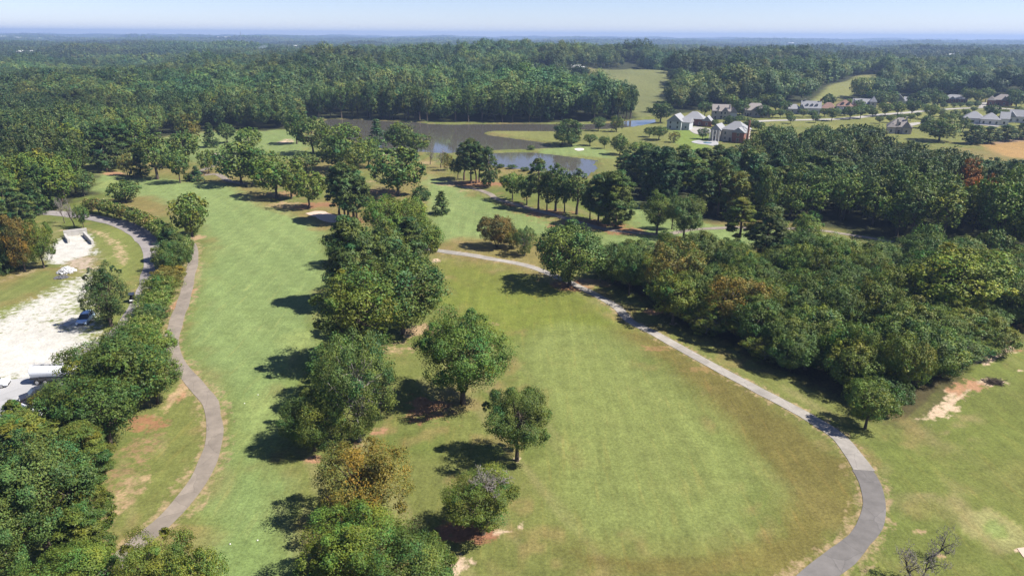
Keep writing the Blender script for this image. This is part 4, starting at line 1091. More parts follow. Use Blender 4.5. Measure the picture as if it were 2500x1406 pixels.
 ('oak2', 1608, 342, 308, 50, 'mid', 'dark green tree on the lawn below the pale grey house'),
 ('oak2', 1585, 335, 310, 30, 'mid', 'small tree on the lawn left of the dark green one'),
 ('open2', 1645, 348, 322, 30, 'brown', 'bare-looking brownish tree on the lawn edge'),
 ('oak1', 1560, 388, 345, 56, 'light', 'pale tree on the slope right of the oval lawn tree'),
 ('bush1', 1590, 385, 350, 40, 'mid', 'rounded low tree on the slope above the pond'),
 ('round1', 1250, 412, 402, 26, 'mid', 'low bush on the near pond bank'),
 ('bush1', 1222, 410, 400, 20, 'dark', 'dark bush on the near pond bank'),
 ('bush2', 1282, 418, 408, 22, 'mid', 'third bush along the near pond bank'),
 # among the houses
 ('oak4', 2292, 345, 288, 92, 'grey', 'broad grey-green oak between the street loop and the long house'),
 ('round1', 2240, 264, 223, 56, 'dark', 'large dome-shaped tree before the gabled house'),
 ('round1', 2288, 262, 223, 38, 'mid', 'smaller dome-shaped tree beside the large dome'),
 ('round1', 2480, 262, 222, 50, 'mid', 'full round tree beside the brick house'),
 ('pine4', 2375, 352, 305, 56, 'dark', 'dark conifer clump tree in front of the long house'),
 ('pine4', 2412, 350, 308, 52, 'mid', 'second dark conifer before the long house'),
 ('pine4', 2455, 344, 305, 56, 'mid', 'third dark conifer before the long house'),
 ('pine4', 2495, 340, 300, 54, 'dark', 'fourth dark conifer at the right edge by the orange field'),
 ('oak1', 1715, 340, 312, 28, 'dark', 'dark tree beside the porch of the big house'),
 ('oak1', 1830, 318, 288, 36, 'mid', 'tree right of the brick chimney'),
 ('round1', 1744, 310, 291, 20, 'mid', 'small tree between the brick house and the porch house'),
 ('bush2', 1785, 302, 283, 42, 'dark', 'dark trees mass behind the porch house roof'),
 ('oak1', 1850, 320, 296, 30, 'dark', 'small dark tree before the street, right of the chimney'),
]
for row in T:
    o = tree(*row)
    if 'dead grey top' in row[6]:
        cm, tm, H0, W0 = proto(row[0], 'huge'); bm_, bt_, bh, bw = proto('bare2', 'near')
        for nm, me in (('dead_branches', bm_), ('dead_limb', bt_)):
            q = link(nm, me, o); q.location = (.1 * W0, 0, H0 * .60); q.scale = (.55 * W0 / bw, .55 * W0 / bw, .50 * H0 / bh)

ORD = ['first', 'second', 'third', 'fourth', 'fifth', 'sixth', 'seventh', 'eighth', 'ninth', 'tenth', 'eleventh', 'twelfth', 'thirteenth', 'fourteenth', 'fifteenth', 'sixteenth',
       'seventeenth', 'eighteenth', 'nineteenth', 'twentieth', 'twenty-first', 'twenty-second', 'twenty-third', 'twenty-fourth', 'twenty-fifth', 'twenty-sixth', 'twenty-seventh',
       'twenty-eighth', 'twenty-ninth', 'thirtieth', 'thirty-first', 'thirty-second', 'thirty-third', 'thirty-fourth', 'thirty-fifth', 'thirty-sixth', 'thirty-seventh', 'thirty-eighth', 'thirty-ninth', 'fortieth'] + [f'{a}{b}' for a in ('forty-', 'fifty-', 'sixty-', 'seventy-') for b in ('first', 'second', 'third', 'fourth', 'fifth', 'sixth', 'seventh', 'eighth', 'ninth')]

# myrtle row along the access road, and the hedge of bigger myrtles running down to the lot
ROW = [(226, 518), (244, 521), (262, 525), (279, 530), (296, 535), (312, 540), (328, 546), (343, 552), (358, 559), (372, 567), (385, 575), (397, 583), (408, 592)]
for i, (a, b) in enumerate(ROW):
    tree('myrt1' if i % 2 else 'myrt2', a, b + 2, b - 36 - i * .6, 36 + i * .9, ('olive', 'brown', 'mid', 'olive')[i % 4] if i < 10 else 'light',
         f'{ORD[i]} myrtle of the trimmed row along the access road', 'myrtles in the row along the access road')
HEDGE = [('cedar2', 425, 640, 545, 70, 'mid'), ('bush1', 423, 662, 585, 92, 'mid'), ('myrt4', 452, 632, 575, 50, 'light'), ('bush2', 412, 692, 650, 80, 'brown'), ('myrt3', 395, 730, 672, 88, 'olive'),
         ('myrt4', 380, 765, 712, 84, 'light'), ('myrt3', 372, 800, 742, 90, 'mid'), ('myrt4', 350, 835, 770, 100, 'light'), ('bush1', 310, 885, 795, 110, 'mid'), ('bush1', 375, 880, 805, 120, 'light'), ('myrt3', 335, 848, 790, 80, 'light')]
HL = ['pointed dark evergreen at the top of the myrtle hedge', 'rounded dark green tree of the hedge between road and cart path', 'white-flowering myrtle beside the rounded dark hedge tree', 'reddish brown shrub in the hedge below the dark trees',
      'olive myrtle in the hedge below the reddish shrub', 'pale-flowered myrtle midway along the hedge', 'green myrtle below the pale-flowered one in the hedge', 'pale-flowered wide myrtle near the lower hedge end',
      'green bushy tree where the hedge meets the gravel lot', 'light bushy tree above the cart path at the hedge end', 'light low myrtle behind the bushy hedge end']
for (k, a, b, t, w, ti), l in zip(HEDGE, HL): tree(k, a, b, t, w, ti, l)
BL = [('oak1', 248, 985, 830, 150, 'mid', 'broad tree over the parked vehicles, nearest the gravel lot'), ('oak4', 320, 1005, 825, 190, 'mid', 'large oak above the cart path bend beside the lot'),
      ('oak3', 385, 985, 850, 120, 'mid', 'tree at the cart path side of the large oak'), ('oak2', 190, 1075, 920, 140, 'mid', 'tree overhanging the white pickup'),
      ('oak1', 270, 1085, 920, 170, 'dark', 'dark tree with bare inner limbs below the large oak'), ('oak6', 138, 1052, 940, 92, 'olive', 'olive tree over the black vehicle'),
      ('cedar2', 55, 1085, 975, 85, 'bright', 'bright cedar at the edge of the concrete lot'), ('pine4', 70, 1150, 1010, 190, 'lime', 'bright green pine at the left edge behind the big oak'),
      ('pine4', 215, 1180, 1030, 130, 'lime', 'yellow-green pine beside the bare slope'), ('oak3', 120, 1350, 1050, 260, 'grey', 'very large grey-green oak with pale limbs at the lower left'),
      ('oak3', 20, 1430, 1200, 210, 'grey', 'grey-green oak cut by the lower left corner'), ('pine4', 235, 1310, 1130, 110, 'lime', 'bright pine poking out beside the very large oak'),
      ('pine4', 225, 1385, 1225, 120, 'bright', 'lower bright pine above the end of the cart path'), ('oak6', 200, 1480, 1330, 200, 'light', 'pale oak at the bottom edge left of the path'),
      ('lolly', 400, 1500, 1300, 190, 'olive', 'branching oak at the bottom edge over the path'), ('lolly2', 500, 1520, 1335, 130, 'olive', 'oak boughs reaching from the bottom edge beside the fairway'), ('oak2', 60, 1275, 1110, 120, 'grey', 'grey-green tree at the left edge beside the very large oak')]
for row in BL: tree(*row)

# street trees
ST = [(1698, 303, 20), (1862, 288, 30), (1885, 289, 26), (1905, 288, 28), (1926, 288, 22), (1960, 287, 28), (1984, 287, 24), (2012, 286, 28), (2040, 285, 26), (2062, 283, 24), (2095, 277, 30), (2118, 276, 26), (2075, 292, 30), (2100, 290, 30), (2130, 285, 28), (2160, 285, 30), (2190, 284, 32),
      (2146, 302, 24), (2172, 300, 24), (2198, 298, 26), (2222, 296, 24), (2152, 268, 22), (2172, 272, 24), (2190, 270, 22), (2216, 268, 20), (2232, 266, 20), (2258, 271, 22), (2278, 268, 18), (2303, 265, 20), (2328, 265, 18), (2344, 264, 18), (2365, 263, 20), (2385, 262, 20), (2295, 285, 26), (2330, 288, 26), (2355, 285, 24), (2376, 275, 18), (2408, 272, 18), (2240, 288, 18), (2485, 280, 26)]
ST += [(1720, 285, 34), (1805, 283, 36), (1830, 276, 34), (1893, 272, 38), (1912, 278, 30), (2020, 262, 30), (2070, 262, 28), (2135, 258, 36), (2148, 262, 32), (2170, 258, 34), (2265, 252, 34), (2300, 252, 26), (2360, 252, 34), (2385, 256, 30), (2405, 250, 32), (2470, 250, 30), (2450, 285, 24), (2490, 288, 22), (2345, 298, 24), (2310, 312, 34), (1808, 300, 24), (1780, 268, 34), (1870, 268, 34), (2030, 296, 30), (1990, 300, 26), (1930, 302, 26), (2270, 292, 32), (2225, 282, 34), (2262, 314, 30), (2420, 288, 30), (2350, 322, 32)]
ST.sort()
for i, (a, b, w) in enumerate(ST):
    tree('lolly2' if i % 3 else 'round1', a, b, b - w * (1.12 if w >= 30 else .78), w * (1.15 if w >= 30 else .92), ('mid', 'dark', 'olive', 'mid', 'grey')[i % 5], f'{ORD[i]} small street tree among the houses, counting from the pale grey house', 'small trees planted along the streets', name='street_tree')

# ------------------------------------------------------------------ woods
def scatter(x0, x1, y0, y1, s, test, r, jit=.42):
    gx = np.arange(x0, x1, s); gy = np.arange(y0, y1, s * .87)
    X, Y = np.meshgrid(gx, gy); X = X + (np.arange(len(gy)) % 2)[:, None] * s * .5
    X = (X + r.uniform(-jit, jit, X.shape) * s).ravel(); Y = (Y + r.uniform(-jit, jit, Y.shape) * s).ravel()
    k = test(X, Y)
    return X[k], Y[k]
def frame_px(x, y, z):
    v = np.stack([np.asarray(x, float), np.asarray(y, float), np.asarray(z, float) - CAM_Z], 1) @ np.array(ROT)
    return v[:, 0] / -v[:, 2] * FPX + PW / 2, -v[:, 1] / -v[:, 2] * FPX + PH / 2
fr = np.random.default_rng(21)

# the thicket on the right
tx, ty = scatter(-10, 130, 60, 220, 6.0, lambda X, Y: poly_sd(X, Y, THICKET, 40) < -.6, fr)
px, py = frame_px(tx, ty, ty * 0)
k = (px < 2620)
tx, ty, px, py = tx[k], ty[k], px[k], py[k]
order = np.argsort(ty); rows = np.array_split(order, 9)
TW = {'mid': 'mid green', 'dark': 'dark green', 'light': 'pale green', 'olive': 'olive green', 'grey': 'grey-green', 'lime': 'yellow-green', 'rust': 'rust-tinted', 'deep': 'very dark', 'brown': 'brownish', 'yellow': 'yellowing', 'bright': 'fresh green', 'orange': 'orange', 'red': 'reddish'}
RN = ['front row', 'second row', 'third row', 'fourth row', 'fifth row', 'sixth row', 'seventh row', 'eighth row', 'back row']
for ri, rw in enumerate(rows):
    for j, i in enumerate(sorted(rw, key=lambda q: px[q])):
        dd = math.hypot(tx[i], ty[i])
        edge = -float(poly_sd(np.array([tx[i]]), np.array([ty[i]]), THICKET, 40)[0])
        h = fr.uniform(5.2, 11.2) * (0.74 if edge < 2.5 else 1.0) * (1.0 + .12 * math.sin(tx[i] * .2))
        if px[i] > 2350: h *= .9
        ti = fr.choice(['mid', 'mid', 'dark', 'light', 'olive', 'grey', 'lime', 'olive'], p=[.17, .11, .10, .20, .11, .10, .13, .08])
        kd = fr.choice(['bush1', 'bush2', 'oak2', 'oak3', 'open2', 'oak6', 'round2'])
        plant(str(kd), (tx[i], ty[i], hz(tx[i], ty[i])), h, fr.uniform(8.2, 11.6), str(ti), f'{TW[str(ti)]} tree in the thicket above the cart path, {RN[ri]}, {ORD[j]} from left', 'trees of the thicket', name='thicket_tree')

def forest_test(X, Y):
    ok = poly_sd(X, Y, OPEN, 40) > np.where(Y > 470, 5.0, 2.0)
    for P in CLEAR: ok &= poly_sd(X, Y, P, 40) > 3
    return ok
# woods nearer than the lake: single trees where they show, one mass where they do not
nx_, ny_ = scatter(-420, 420, 140, 470, 8.2, forest_test, fr)
hh = fr.uniform(12.5, 19.5, len(nx_)) * (0.80 + .40 * vnoise(nx_, ny_, 45, 6))
px, py = frame_px(nx_, ny_, hh)
vis = (px > -120) & (px < 2620)
nx_, ny_, hh, px, py = nx_[vis], ny_[vis], hh[vis], px[vis], py[vis]
right = px > 1300
LIMX = [-200, 0, 150, 330, 1300, 1420, 1560, 1650, 1740, 1800, 1850, 2150, 2230, 2350, 2400, 2700]
LIMY = [0, 0, 0, 0, 0, 400, 352, 345, 352, 322, 297, 300, 335, 352, 382, 388]
for i in range(len(px)):
    while hh[i] > 5 and frame_px(nx_[i:i + 1], ny_[i:i + 1], hh[i:i + 1])[1][0] < np.interp(px[i], LIMX, LIMY) + fr.uniform(0, 14): hh[i] *= .95
px, py = frame_px(nx_, ny_, hh)
MASS = []
def wood(sel, most, label, group, nrows):
    idx = np.nonzero(sel)[0]; idx = idx[np.argsort(ny_[idx])]
    show, rest = idx[:most], idx[most:]
    for ri, rw in enumerate(np.array_split(show, nrows)):
        for j, i in enumerate(sorted(rw, key=lambda q: px[q])):
            pinef = vnoise(nx_[i], ny_[i], 60, 8) > .78
            kd = str(fr.choice(['pine4', 'pine2', 'pine3'] if pinef else ['oak1', 'oak2', 'oak3', 'oak5', 'tall1', 'tall2', 'tall3', 'oak4']))
            ti = str(fr.choice(['mid', 'dark', 'deep', 'light', 'olive', 'grey', 'lime', 'yellow', 'brown'], p=[.25, .10, .04, .20, .14, .08, .12, .04, .03]))
            if abs(px[i] - 2395) < 28 and abs(py[i] - 410) < 26: ti = 'red'
            if abs(px[i] - 1790) < 45 and py[i] < 420 and py[i] > 340: ti = 'orange' if j % 3 == 0 else 'lime'
            what = 'pine' if kd.startswith('pine') else 'tree'
            plant(kd, (nx_[i], ny_[i], hz(nx_[i], ny_[i])), hh[i], fr.uniform(8.5, 11.5), ti, label.format(tint=TW[ti], what=what, row=RN[ri] if ri < 8 else 'back row', o=ORD[j]), group)
    MASS.extend(rest.tolist())
wood(right, 64, '{tint} {what} in the dark wood beyond the fairway, {row}, {o} from left', 'trees of the wood between fairway and houses', 3)
wood(~right, 24, '{tint} {what} in the wood beyond the green, {row}, {o} from left', 'trees of the wood beyond the green', 2)

# far forest prototypes, in a collection that is not part of the scene
far_col = bpy.data.collections.new('far_tree_shapes')
def join_proto(name, cm, tm):
    o = bpy.data.objects.new(name, cm.copy()); far_col.objects.link(o)
    o.data.materials.clear(); o.data.materials.append(M['forest_leaf'])
    return o
def norm_mesh(me, h=1.0):
    v = np.empty(len(me.vertices) * 3, np.float32); me.vertices.foreach_get('co', v); v = v.reshape(-1, 3); v /= v[:, 2].max() / h
    me.vertices.foreach_set('co', v.ravel()); me.update()
DOMES = [lambda: broad(601, 'far', H=17, R=7.2, base=.22, nl=44, lump=.2, stray=.1), lambda: broad(602, 'far', H=19, R=7.8, base=.25, nl=48, lump=.26, stray=.1), lambda: broad(603, 'far', H=16, R=6.6, base=.2, nl=44, lump=.16, stray=.1),
         lambda: broad(604, 'far', H=20, R=6.6, base=.25, nl=44, lump=.24, stray=.15, top=.8), lambda: broad(605, 'far', H=15, R=7.4, base=.2, nl=48, lump=.3, stray=.1), lambda: KIND['pine4']('far'), lambda: broad(606, 'far', H=21, R=5.2, base=.25, nl=40, top=.7)]
for i, fn in enumerate(DOMES):
    cm, tm, H0, W0 = fn()
    join_proto(f'a{i}', cm, tm)
N_SINGLE = 7
for ci in range(4):                                   # b*: patches of wood about 40 m across
    r = np.random.default_rng(500 + ci); parts = []
    for t in range(16):
        cx, cy_ = r.uniform(-21, 21, 2); H = r.uniform(11, 21); R = r.uniform(5, 8.5)
        k = 9; d = unit(r.normal(size=(k, 3)) + [0, 0, .5])
        lob = [(*(np.array([cx, cy_, H - R]) + d[q] * [R * .6, R * .6, R * .55]), R * r.uniform(.36, .55)) for q in range(k)]
        lob.append((cx, cy_, H * .4, R * .6))
        f = foliage(lob, 4, 8, .8, .7, r, (cx, cy_, H * .5), rnd=.28, calm=True)
        parts.append((f[0], f[1] * r.uniform(.82, 1.2)))
    o = bpy.data.objects.new(f'b{ci}', crown_mesh('patch', parts, M['forest_leaf'])); far_col.objects.link(o)

for i, kd in enumerate(['oak1', 'oak3', 'oak5', 'tall2', 'oak2', 'tall1', 'pine4', 'pine2']):
    cm, tm, H0, W0 = proto(kd, 'mid')
    o = join_proto(f'm{i}', cm, tm)
    v = np.empty(len(o.data.vertices) * 3, np.float32); o.data.vertices.foreach_get('co', v); v = v.reshape(-1, 3)
    v[:, :2] *= 10.5 / W0; v[:, 2] *= 18 / H0
    o.data.vertices.foreach_set('co', v.ravel()); o.data.update()
def tones(X, Y, sc, seed):
    a = fbm(X, Y, sc, seed) - .5; b = fbm(X, Y, sc * .5, seed + 3) - .5
    v = 1 + 1.7 * a
    return np.column_stack([v * (1 + 1.2 * b), v * (1 + .4 * b), v * (1 - .4 * b)])
def instancer(name, X, Y, Z, vid, sxy, sz, label):
    n = len(X)
    me = bpy.data.meshes.new(name); me.vertices.add(n)
    me.vertices.foreach_set('co', np.column_stack([X, Y, Z]).astype(np.float32).ravel())
    a = me.attributes.new('scl', 'FLOAT_VECTOR', 'POINT'); a.data.foreach_set('vector', np.column_stack([sxy, sxy, sz]).astype(np.float32).ravel())
    a = me.attributes.new('rot', 'FLOAT_VECTOR', 'POINT'); a.data.foreach_set('vector', np.column_stack([np.zeros(n), np.zeros(n), fr.uniform(0, 6.28, n)]).astype(np.float32).ravel())
    a = me.attributes.new('vid', 'INT', 'POINT'); a.data.foreach_set('value', np.asarray(vid, np.int32))
    a = me.attributes.new('tone', 'FLOAT_VECTOR', 'POINT'); a.data.foreach_set('vector', tones(np.asarray(X), np.asarray(Y), 90 if np.max(Y) < 2000 else 320, 77).astype(np.float32).ravel())
    o = link(name, me); tag(o, label, 'forest', kind='stuff')
    ng = bpy.data.node_groups.new(name + '_nodes', 'GeometryNodeTree')
    ng.interface.new_socket('Geometry', in_out='INPUT', socket_type='NodeSocketGeometry')
    ng.interface.new_socket('Geometry', in_out='OUTPUT', socket_type='NodeSocketGeometry')
    gi = ng.nodes.new('NodeGroupInput'); go = ng.nodes.new('NodeGroupOutput')
    ci = ng.nodes.new('GeometryNodeCollectionInfo'); ci.inputs['Collection'].default_value = far_col
    ci.inputs['Separate Children'].default_value = True; ci.inputs['Reset Children'].default_value = True
    ip = ng.nodes.new('GeometryNodeInstanceOnPoints'); ip.inputs['Pick Instance'].default_value = True
    def na(nm, ty):
        q = ng.nodes.new('GeometryNodeInputNamedAttribute'); q.data_type = ty; q.inputs['Name'].default_value = nm; return q.outputs['Attribute']
    ng.links.new(gi.outputs[0], ip.inputs['Points']); ng.links.new(ci.outputs[0], ip.inputs['Instance'])
    ng.links.new(na('vid', 'INT'), ip.inputs['Instance Index']); ng.links.new(na('rot', 'FLOAT_VECTOR'), ip.inputs['Rotation'])
    ng.links.new(na('scl', 'FLOAT_VECTOR'), ip.inputs['Scale']); ng.links.new(ip.outputs[0], go.inputs[0])
    m = o.modifiers.new('scatter', 'NODES'); m.node_group = ng
    return o

# tall trees along the far lake shore
sx, sy = scatter(-230, 190, 440, 520, 7.6, lambda X, Y: (poly_sd(X, Y, OPEN, 60) > 1.5) & (poly_sd(X, Y, LAKE, 60) < 11), fr)
spx, spy = frame_px(sx, sy, sy * 0)
k = (spx > 770) & (spx < 1580); sx, sy, spx = sx[k], sy[k], spx[k]
o_ = np.argsort(sy - .12 * np.abs(sx)); 
shore_rows = np.array_split(o_, 2)
for ri, rw in enumerate(shore_rows):
    for j, i in enumerate(sorted(rw, key=lambda q: spx[q])):
        kd = str(fr.choice(['oak1', 'oak3', 'oak5', 'tall1', 'tall2', 'tall3', 'pine4'])); ti = str(fr.choice(['mid', 'dark', 'deep', 'grey', 'olive'], p=[.25, .3, .25, .12, .08]))
        plant(kd, (sx[i], sy[i], hz(sx[i], sy[i])), fr.uniform(19, 25), fr.uniform(9, 12), ti, f'tall {TW[ti]} tree on the far lake shore, {RN[ri]}, {ORD[min(j, 39)]} from left', 'tall trees along the far lake shore')
SHORE = (sx, sy)

X, Y = scatter(-1400, 1400, 440, 1350, 11.5, lambda X, Y: forest_test(X, Y) & (np.abs(X) < .93 * Y + 40) & ((Y > 470) | (np.abs(X) > 150)) & ((Y < 620) | (vnoise(X, Y, 80, 51) > .16)), fr)
kill = np.zeros(len(X), bool)
for a, b in zip(*SHORE): kill |= (X - a) ** 2 + (Y - b) ** 2 < 30
X, Y = X[~kill], Y[~kill]
k = ~((Y < 470) & (frame_px(X, Y, Y * 0)[0] > -120) & (frame_px(X, Y, Y * 0)[0] < 2620))
X, Y = X[k], Y[k]
hn = (.55 + .85 * vnoise(X, Y, 60, 31)) * fr.uniform(.80, 1.18, len(X)) * (1.0 + .22 * sstep(450, 520, Y) * (np.abs(X) < 260))
pf = vnoise(X, Y, 110, 32) > .70
vid = np.where(pf, fr.integers(5, 7, len(X)), fr.integers(0, 5, len(X)))
if MASS:
    mi = np.array(MASS)
    instancer('woodland', nx_[mi], ny_[mi], height(nx_[mi], ny_[mi]), np.where(vnoise(nx_[mi], ny_[mi], 60, 8) > .78, fr.integers(17, 19, len(mi)), fr.integers(11, 17, len(mi))), fr.uniform(.8, 1.15, len(mi)), hh[mi] / 18, 'inner trees of the woods beyond the fairways')
instancer('forest', X, Y, height(X, Y), vid, np.clip(hn, .75, 2) ** .6 * fr.uniform(.72, 1.45, len(X)), hn, 'mixed green forest behind the lake and houses')
X, Y = scatter(-4300, 4300, 1330, 4600, 33, lambda X, Y: forest_test(X, Y) & (np.abs(X) < .93 * Y) & (vnoise(X, Y, 260, 41) > .17), fr)
s = (.65 + .75 * vnoise(X, Y, 130, 42))
instancer('forest', X, Y, height(X, Y) - .5, N_SINGLE + fr.integers(0, 4, len(X)), np.full(len(X), 1.05), s, 'distant forest spreading towards the horizon')
X, Y = scatter(-11500, 11500, 4600, 13000, 88, lambda X, Y: (np.abs(X) < .93 * Y) & (vnoise(X, Y, 600, 43) > .2), fr)
s = (.7 + 1.1 * vnoise(X, Y, 500, 44))
instancer('forest', X, Y, height(X, Y) - 1, N_SINGLE + fr.integers(0, 4, len(X)), np.full(len(X), 2.6), s * 1.15, 'hazy blue forest along the horizon')
print('THICKET', len(tx), 'SHORE', len(sx)); print('TREES', N_TREES[0], 'far', len(X))
# ------------------------------------------------------------------ houses
def rm(n, c, **k):
    if n not in M: M[n] = rough_mat(n, c, **k)
    return M[n]
rm('brick_red', (0.27, 0.115, 0.085), var=.2, scale=4); rm('stone_tan', (0.52, 0.47, 0.42), var=.2, scale=3); rm('siding_grey', (0.50, 0.52, 0.54), var=.06, scale=2)
rm('siding_white', (0.72, 0.71, 0.69), var=.06, scale=2); rm('roof_grey', (0.32, 0.325, 0.35), var=.16, scale=2.5); rm('roof_brown', (0.31, 0.28, 0.265), var=.18, scale=2.5)
rm('roof_red', (0.30, 0.185, 0.15), var=.18, scale=2.5); rm('roof_dark', (0.13, 0.13, 0.15), var=.15, scale=2.5); rm('trim_white', (0.75, .74, .72), var=.04); rm('door_dark', (0.08, .05, .04), var=.1)
rm('roof_white', (0.75, .75, .76), var=.05, rough=.5); rm('roof_blue', (0.16, .30, .50), var=.08, rough=.5)
def glass(name='glass', base=(0.03, 0.035, 0.045), rough=.08):
    m, nt, out = new_mat(name); p = nt.nodes.new('ShaderNodeBsdfPrincipled'); p.inputs['Base Color'].default_value = (*base, 1); p.inputs['Roughness'].default_value = rough
    nz = nt.nodes.new('ShaderNodeTexNoise'); nz.inputs['Scale'].default_value = 3
    mr = nt.nodes.new('ShaderNodeMapRange'); mr.inputs['To Min'].default_value = rough * .6; mr.inputs['To Max'].default_value = rough * 1.8
    nt.links.new(nz.outputs[0], mr.inputs['Value']); nt.links.new(mr.outputs[0], p.inputs['Roughness'])
    nt.links.new(p.outputs[0], out.inputs['Surface']); return m
M['glass'] = glass()

def roof_mesh(b, x0, x1, y0, y1, z, h, kind, o=.45):
    x0 -= o; x1 += o; y0 -= o; y1 += o; t = .22
    zb = z - .12
    mx, my = (x0 + x1) / 2, (y0 + y1) / 2
    base = [(x0, y0, zb), (x1, y0, zb), (x1, y1, zb), (x0, y1, zb)]; eav = [(a, c, zb + t) for a, c, _ in base]
    if kind == 'gx': rid = [(x0, my, zb + t + h), (x1, my, zb + t + h)]
    elif kind == 'gy': rid = [(mx, y0, zb + t + h), (mx, y1, zb + t + h)]
    else:
        wx, wy = x1 - x0, y1 - y0; k = min(wx, wy) / 2 * .92
        rid = [(x0 + k, my, zb + t + h), (x1 - k, my, zb + t + h)] if wx >= wy else [(mx, y0 + k, zb + t + h), (mx, y1 - k, zb + t + h)]
    vs_ = base + eav + rid
    fs = [(3, 2, 1, 0), (0, 1, 5, 4), (1, 2, 6, 5), (2, 3, 7, 6), (3, 0, 4, 7)]
    alongx = kind == 'gx' or (kind == 'hip' and (x1 - x0) >= (y1 - y0))
    if alongx: fs += [(4, 5, 9, 8), (6, 7, 8, 9), (5, 6, 9), (7, 4, 8)]
    else: fs += [(5, 6, 9, 8), (7, 4, 8, 9), (4, 5, 8), (6, 7, 9)]
    b.add(vs_, fs)

def window(parent, x, y, z, w, h, side='f'):
    f = MB(); g = MB()
    if side == 'f': f.box((x, y - .04, z), (w + .24, .1, h + .24)); g.box((x, y - .10, z), (w, .06, h))
    else:
        s = -1 if side == 'l' else 1
        f.box((x + s * .04, y, z), (.1, w + .24, h + .24)); g.box((x + s * .10, y, z), (.06, w, h))
    fo = f.build('window', M['trim_white'], parent); g.build('pane', M['glass'], fo)

def house(px, py, label, blocks, wall, roof, rz=0.0, name='house', chim=(), dorm=(), cols=(), door=None, D=None, cat='house'):
    p = G(px, py) if D is None else Vector((ray(px, 300).x / ray(px, 300).y * D, D, hz(ray(px, 300).x / ray(px, 300).y * D, D)))
    o = thing(name, label, cat, p, math.atan2(-p.x, p.y) + rz)
    for bi, (x0, x1, y0, y1, wh, rh, kind) in enumerate(blocks):
        b = MB(); b.box(((x0 + x1) / 2, (y0 + y1) / 2, wh / 2 - .3), (x1 - x0, y1 - y0, wh + .6))
        if kind == 'gy':
            e = .0; b.add([(x0, y0, wh), (x1, y0, wh), ((x0 + x1) / 2, y0, wh + rh * .9), (x0, y1, wh), (x1, y1, wh), ((x0 + x1) / 2, y1, wh + rh * .9)], [(0, 1, 2), (5, 4, 3)])
        if kind == 'gx':
            b.add([(x0, y0, wh), (x0, y1, wh), (x0, (y0 + y1) / 2, wh + rh * .9), (x1, y0, wh), (x1, y1, wh), (x1, (y0 + y1) / 2, wh + rh * .9)], [(2, 1, 0), (3, 4, 5)])
        b.build('wall', M[wall if isinstance(wall, str) else wall[bi % len(wall)]], o)
        r = MB(); roof_mesh(r, x0, x1, y0, y1, wh + bi * .004, rh, kind, .45 + .003 * bi); r.build('roof', M[roof], o)
        n = max(1, int((x1 - x0) / 3.4)); st = 2 if wh > 5 else 1
        for s in range(st):
            for i in range(n):
                wx = x0 + (i + .5) * (x1 - x0) / n
                if door and bi == 0 and s == 0 and abs(wx - door) < 1.2: continue
                window(o, wx, y0, 1.7 + s * 2.8, 1.1, 1.5)
        if bi == 0: window(o, x1, (y0 + y1) / 2, 1.7, 1.1, 1.5, 'r'); window(o, x0, (y0 + y1) / 2, 1.7, 1.1, 1.5, 'l')
    if door is not None:
        d = MB(); d.box((door, blocks[0][2] - .05, 1.05), (1.1, .12, 2.1)); dd = d.build('door', M['door_dark'], o)
        h = MB(); h.box((door + .4, blocks[0][2] - .14, 1.0), (.08, .06, .2)); h.build('handle', M['trim_white'], dd)
    for cx, cy_, top, m_ in chim:
        c = MB(); c.box((cx, cy_, top / 2), (.9, .8, top)); c.box((cx, cy_, top + .1), (1.1, 1.0, .2)); c.build('chimney', M[m_], o)
    for dx, dy, dz in dorm:
        d = MB(); d.box((dx, dy, dz), (1.5, 2.0, 1.7)); dm = d.build('dormer', M['siding_white'], o)
        r = MB(); roof_mesh(r, dx - .75, dx + .75, dy - 1.0, dy + 1.2, dz + .85, .8, 'gy', .2); r.build('dormer_roof', M[roof], dm)
        g = MB(); g.box((dx, dy - 1.03, dz), (.8, .08, 1.1)); g.build('pane', M['glass'], dm)
    for cx, cy_, z0, z1 in cols:
        c = MB(); c.tube((cx, cy_, z0), (cx, cy_, z1), .22, .18, 10); c.box((cx, cy_, z0 + .1), (.6, .6, .2)); c.box((cx, cy_, z1 - .1), (.55, .55, .2)); c.build('column', M['trim_white'], o)
    return o

house(1652, 318, 'pale grey gabled house at the lawn edge nearest the lake', [(-6.5, 2.5, 0, 13, 5.2, 4.0, 'gy'), (2.5, 7.0, 2.5, 12, 4.6, 3.0, 'gx')], 'siding_grey', 'roof_grey', -.25)
house(1700, 308, 'red brick house with a grey hip roof beside the pale grey house', [(-9, 4, 0, 11, 4.4, 4.2, 'hip'), (4, 9, -1.5, 7, 3.6, 3.0, 'gy')], 'brick_red', 'roof_grey', -.15, door=-2.2)
house(1767, 292, 'tall stone house with steep brown roof and many gables', [(-8, 4, 0, 10, 5.4, 4.4, 'gx'), (-1.5, 2.0, -1.6, 0, 5.6, 2.6, 'gy'), (4, 8.5, -1, 8, 4.8, 3.2, 'gy')], ('stone_tan', 'stone_tan', 'siding_grey'), 'roof_brown', .1, chim=[(-4.5, -.4, 9.4, 'stone_tan'), (3.4, 2, 10, 'stone_tan')], dorm=[(-4.2, 2.2, 6.9)], door=-6)
house(1846, 285, 'wide tan house with a broad brown hip roof behind street trees', [(-9.5, 8, 0, 12, 4.2, 4.8, 'hip'), (-3.5, 2.5, -2, 0.2, 4.4, 2.8, 'gy'), (4, 9.5, -2, 8, 3.8, 3.0, 'gy')], 'stone_tan', 'roof_brown', .1, door=-6)
